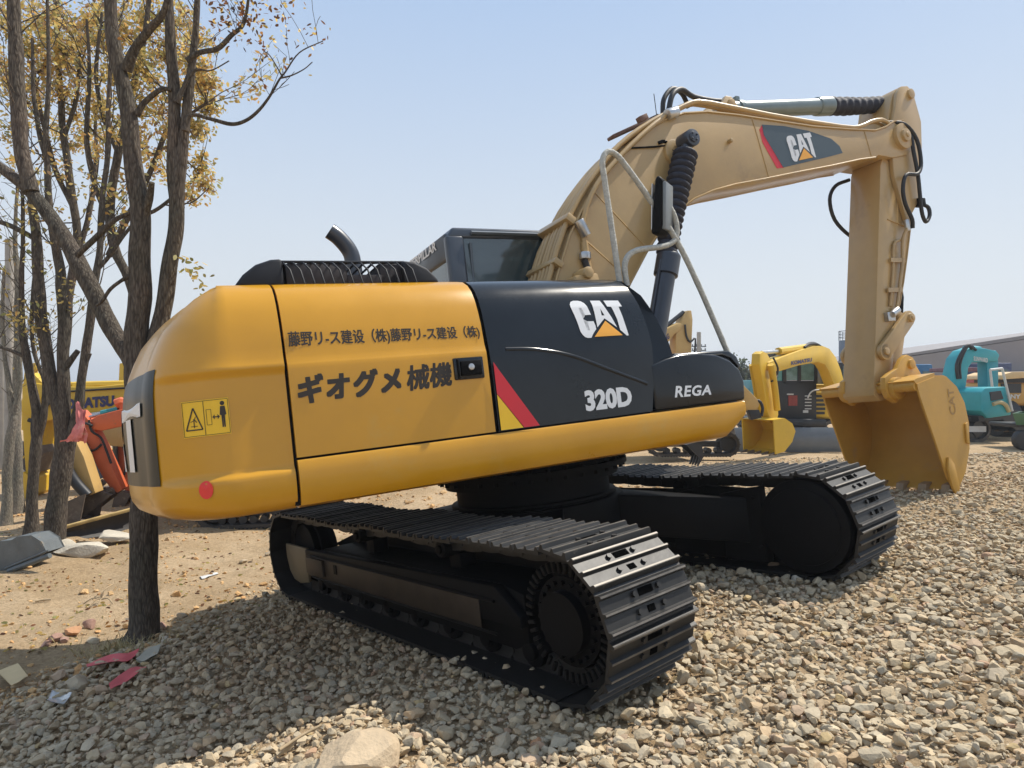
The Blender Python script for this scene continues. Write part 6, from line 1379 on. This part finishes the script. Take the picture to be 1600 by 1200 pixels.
# pink rags on the second tree
q = at(118, 640, Y2-.2)
rg = MB(); 
def rag(mb, pts, w0, w1, seed):
    P = smooth_pts(pts, 4); k = len(P); rows = []
    for i, p in enumerate(P):
        u = i/(k-1); w_ = w0*(1-u)+w1*u; rows.append([p+Vector((w_*(j/6-.5), .03*noise.noise((i*.5, j*.9, seed)), .03*noise.noise((i*.7, j*.7, seed+5)))) for j in range(7)])
    mb.grid(rows)
rag(rg, [at(122, 628, Y2-.25), at(124, 650, Y2-.3), at(128, 675, Y2-.3), at(126, 690, Y2-.28)], .05, .16, 1)
rag(rg, [at(130, 640, Y2-.25), at(124, 665, Y2-.33), at(116, 684, Y2-.34), at(106, 690, Y2-.32)], .08, .20, 4)
ro = rg.build('plastic_rag', mat('rag_pink', (.68, .20, .18), rough=.6, var=.25, vscale=8, dirt=(.6, .45, .3), dscale=8, dthr=.55), smooth=80)
tag(ro, 'torn pink plastic rags hanging from the three-stemmed tree in front of the orange arm', 'rag')
# ---------------------------------------------------------------- things lying on the ground
def rock(name, label, px, size, m, sub_=3, seed=0, cat='stone', flat=.6, grp=None, rot=0, up=.25, sharp=22):
    q = gp(*px); bm = bmesh.new(); bmesh.ops.create_icosphere(bm, subdivisions=sub_, radius=1); rnd = random.Random(seed)
    for _ in range(14):
        d = Vector((rnd.gauss(0, 1), rnd.gauss(0, 1), rnd.gauss(0, .7))).normalized(); h = rnd.uniform(.5, .85)
        for v in bm.verts:
            e = v.co.dot(d)-h
            if e > 0: v.co -= d*e*.96
    for v in bm.verts: v.co *= 1+.06*noise.noise(v.co*2.5+Vector((seed, 0, 0)))
    for v in bm.verts: v.co = Matrix.Rotation(rot, 3, 'Z') @ Vector((v.co.x*size[0]/2, v.co.y*size[1]/2, v.co.z*size[2]/2))
    me = bpy.data.meshes.new(name); bm.to_mesh(me); bm.free(); me.materials.append(m); me.shade_smooth(); me.set_sharp_from_angle(angle=math.radians(sharp))
    o = bpy.data.objects.new(name, me); C.objects.link(o); o.location = (q.x, q.y, q.z+size[2]*up); return tag(o, label, cat, grp)
SL = mat('slab_stone', (.50, .45, .36), rough=.9, var=.15, vscale=5, bump=.5, bscale=30)
CK_ = mat('concrete_lump', (.50, .39, .26), rough=.95, var=.14, vscale=9, bump=.5, bscale=35, dirt=(.34, .25, .16), dscale=9, dthr=.62)
rock('broken_slab', 'pale flat broken slab, left and nearer one of two before the dark blade', (132, 866), (.80, .55, .20), SL, seed=3, cat='slab', grp='pale slabs by the dozer blade', rot=.2, up=.3)
rock('broken_slab', 'pale flat broken slab tilted against the dark blade, the right and further one', (180, 850), (.78, .45, .17), SL, seed=8, cat='slab', grp='pale slabs by the dozer blade', rot=-.3, up=.6)
rock('broken_slab', 'small grey slab end poking out beside the three-stemmed trunk', (103, 864), (.40, .34, .22), SL, seed=12, cat='slab', grp='pale slabs by the dozer blade', rot=.5, up=.3)
rock('concrete_lump', 'big sunlit lump of sandy concrete at the bottom edge in front of the digger', (552, 1210), (.40, .30, .26), CK_, sub_=4, seed=21, cat='concrete', rot=.3, up=.22, sharp=16)
OR = mat('brick_orange', (.50, .27, .14), rough=.95, var=.15, vscale=9, bump=.4); PK = mat('stone_pink', (.36, .22, .17), rough=.95, var=.2, vscale=9, bump=.4); TS = mat('stone_tan', (.44, .36, .25), rough=.95, var=.2, vscale=9, bump=.4)
for i, (px, s, m, lab) in enumerate([((115, 993), (.15, .11, .11), OR, 'squarish orange brown stone on the dirt left of the near trunk'), ((86, 1003), (.12, .10, .08), PK, 'largest pinkish stone in the little row left of the orange one'), ((72, 1010), (.08, .07, .06), PK, 'small pinkish stone at the left end of the row'), ((101, 1004), (.11, .08, .05), PK, 'low pinkish stone touching the orange brown one'), ((145, 1004), (.17, .12, .05), TS, 'flat tan stone between the orange stone and the near trunk'), ((140, 982), (.12, .1, .1), PK, 'rough brown clod behind the flat tan stone'), ((252, 985), (.13, .1, .09), PK, 'brown stone tucked against the right of the near trunk base'), ((258, 1003), (.08, .07, .06), SL, 'white rounded stone at the foot of the near trunk'), ((285, 965), (.12, .09, .06), TS, 'tan stone to the right of the near trunk'), ((118, 1078), (.19, .16, .12), TS, 'dull grey brown lump in the shade below the pink strips'), ((1066, 835+180), (.11, .1, .08), TS, 'larger tan stone in the sunlit gravel right of the near crawler'), ((838, 1168), (.09, .07, .06), OR, 'smooth ochre pebble at the edge of the shadow'), ((1100, 1035), (.12, .1, .07), TS, 'big tan stone in the gravel between the tracks and the lower right corner'), ((1555, 1062), (.13, .12, .08), TS, 'big tan stone near the right edge of the gravel'), ((420, 868), (.1, .08, .07), TS, 'tan stone beside the left end of the near crawler'), ((380, 880), (.13, .09, .07), TS, 'flat tan stone on the dirt left of the near crawler'), ((1245, 912), (.10, .08, .08), SL, 'greyish stone against the far crawler track')]):
    rock('stone', lab, px, s, m, seed=40+i, grp='single stones picked out on the ground', rot=i*.7)
# tree-side paper, strips, cardboard
def sheet(name, label, px, m, cat, lift=.015, wav=.012, n=14, seed=0, th=.003):
    """thin sheet laid over the ground: px = two matching pixel edges"""
    A, B = px; rows = []
    for i in range(n+1):
        u = i/n; a = smooth_at(A, u); b = smooth_at(B, u); row = []
        for j in range(5):
            p = a.lerp(b, j/4); row.append((p.x, p.y, max(p.z, G(p.x, p.y))+lift+wav*noise.noise((p.x*9, p.y*9, seed))))
        rows.append(row)
    mb = MB(); mb.grid(rows); mb.grid([[(x, y, z-th) for x, y, z in r] for r in rows]); o = mb.build(name, m, smooth=60)
    sol = None; return tag(o, label, cat)
def smooth_at(P, u):
    k = len(P)-1; i = min(k-1, int(u*k)); f_ = u*k-i; a = gp(*P[i]); b = gp(*P[i+1]); return a.lerp(b, f_)
PR = mat('strip_pink', (.66, .10, .11), rough=.55, var=.12, vscale=12)
sheet('plastic_strip', 'longer pink red strip curling over the stones left of the gravel', ([(135, 1050), (160, 1040), (190, 1033), (218, 1024)], [(136, 1057), (165, 1050), (192, 1046), (212, 1034)]), PR, 'strip', .05, .03, seed=2)
sheet('plastic_strip', 'shorter pink red strip lying nearer the camera on the shaded stones', ([(170, 1083), (190, 1066), (208, 1055), (229, 1052)], [(173, 1090), (196, 1078), (212, 1068), (224, 1057)]), PR, 'strip', .05, .02, seed=6)
sheet('cardboard', 'square piece of yellowish cardboard at the left edge', ([(-4, 1066), (12, 1059), (28, 1052)], [(18, 1090), (30, 1083), (44, 1073)]), mat('card', (.66, .50, .27), rough=.8, var=.06), 'cardboard', .07, .004, seed=3, th=.006)
sheet('plastic_packet', 'crumpled clear grey plastic packet in the shade at the lower left', ([(84, 1091), (98, 1094), (112, 1098)], [(72, 1110), (86, 1113), (100, 1116)]), mat('packet', (.52, .56, .58), rough=.2, coat=.4, var=.15, vscale=20), 'packet', .05, .03, seed=9)
sheet('paper_scrap', 'thin white paper scrap on the dirt left of the near crawler', ([(312, 902), (325, 899), (340, 896)], [(316, 906), (328, 903), (341, 898)]), WH, 'paper', .01, .01, seed=12)
sheet('flat_stone', 'thin flat leaf shaped grey stone beside the longer pink strip', ([(212, 1045), (232, 1026), (250, 1019)], [(224, 1047), (246, 1036), (251, 1022)]), mat('flat_grey', (.40, .38, .30), rough=.9, var=.1), 'stone', .06, .01, seed=14, th=.012)
# sticks
def stick_(label, px, r, grp=None, lift=.02):
    pts = [gp(x, y)+Vector((0, 0, lift)) for x, y in px]; mb = MB(); mb.tube(smooth_pts(pts, 3), [r*(1-.3*i/(3*len(pts))) for i in range(len(smooth_pts(pts, 3)))], 7); o = mb.build('stick', mat('dead_wood', (.38, .29, .18), rough=.9, var=.25, vscale=20), smooth=60); tag(o, label, 'stick', grp)
stick_('straight bleached stick leaning on the concrete lump at the bottom', [(436, 1200), (470, 1176), (502, 1158)], .008, lift=.07)
stick_('short dead twig lying on the open dirt left', [(55, 943), (68, 941), (80, 941)], .012)
root = gp(158, 945); mb = MB()
for dx, dz, L_ in ((-.16, -.01, .02), (-.10, .03, .0), (-.05, -.12, .0), (.03, .14, 0), (.14, -.04, .1), (.02, -.10, .1), (-.02, .1, .0)):
    mb.tube(smooth_pts([root+Vector((0, 0, .05)), root+Vector((dx*.5, dz*.2, .06+max(0, dz)*.5)), root+Vector((dx, dz, .01+max(0, dz)))], 3), .006, 5)
tag(mb.build('dead_twig', MATS['dead_wood'], smooth=60), 'spidery dead root tangle standing on the dirt left of the near trunk', 'twig')
# dry grass tufts round the near trunk
gb_ = MB(); b = gp(215, 1010)
for _ in range(420):
    a = random.uniform(0, 2*PI); r_ = abs(random.gauss(0, .16)); p = Vector((b.x-.12+math.cos(a)*r_*1.5, b.y-.05+math.sin(a)*r_, 0)); p.z = G(p.x, p.y)
    h = random.uniform(.04, .13); d = Vector((random.gauss(0, .6), random.gauss(0, .6), 1)).normalized(); s_ = Vector((.0022, 0, 0)); q = p+d*h; k = len(gb_.v)
    gb_.add([p-s_, p+s_, p+d*h*.6+s_*.7, q+d*0+Vector((d.x*.03, d.y*.03, -.01)), p+d*h*.6-s_*.7], [(0, 1, 2, 3, 4)])
tag(gb_.build('dry_grass', mat('dry_grass', (.46, .38, .20), rough=.9, var=.3, vscale=20), smooth=0), 'dry grass round the foot of the nearest tree', 'grass', kind='stuff')

lv = Leaves()
for _ in range(1500):
    y = random.uniform(3.6, 10.5); x = random.uniform(-y*.85, gravel_edge(y)+.5); z = G(x, y)+.006
    if noise.noise((x*.8, y*.8, 31)) < -.1: continue
    a = random.uniform(0, 2*PI); lv.leaf(Vector((x, y, z)), random.uniform(.03, .06), pick(BROWN+OLIVE[:2]+GOLD[2:3]), Vector((math.cos(a), math.sin(a), random.uniform(0, .25))).normalized())
lo = lv.build(None, (0, 0, 0), 'leaf_litter'); tag(lo, 'dry fallen leaves scattered over the dirt under the left trees', 'leaves', kind='stuff')

# ---------------------------------------------------------------- thin haze in the air
hz = MB(); hz.box((100, 700, 19), (2200, 1700, 44)); hm_ = bpy.data.materials.new('haze_air'); hm_.use_nodes = True; t = hm_.node_tree
for x in list(t.nodes): t.nodes.remove(x)
o_ = t.nodes.new('ShaderNodeOutputMaterial'); pv = t.nodes.new('ShaderNodeVolumePrincipled'); pv.inputs['Color'].default_value = (.86, .92, 1, 1); pv.inputs['Density'].default_value = .0013; pv.inputs['Anisotropy'].default_value = .2
t.links.new(pv.outputs[0], o_.inputs['Volume'])
ho = hz.build('haze', hm_, smooth=0); tag(ho, 'thin pale haze in the air over the whole yard', 'haze', kind='stuff')
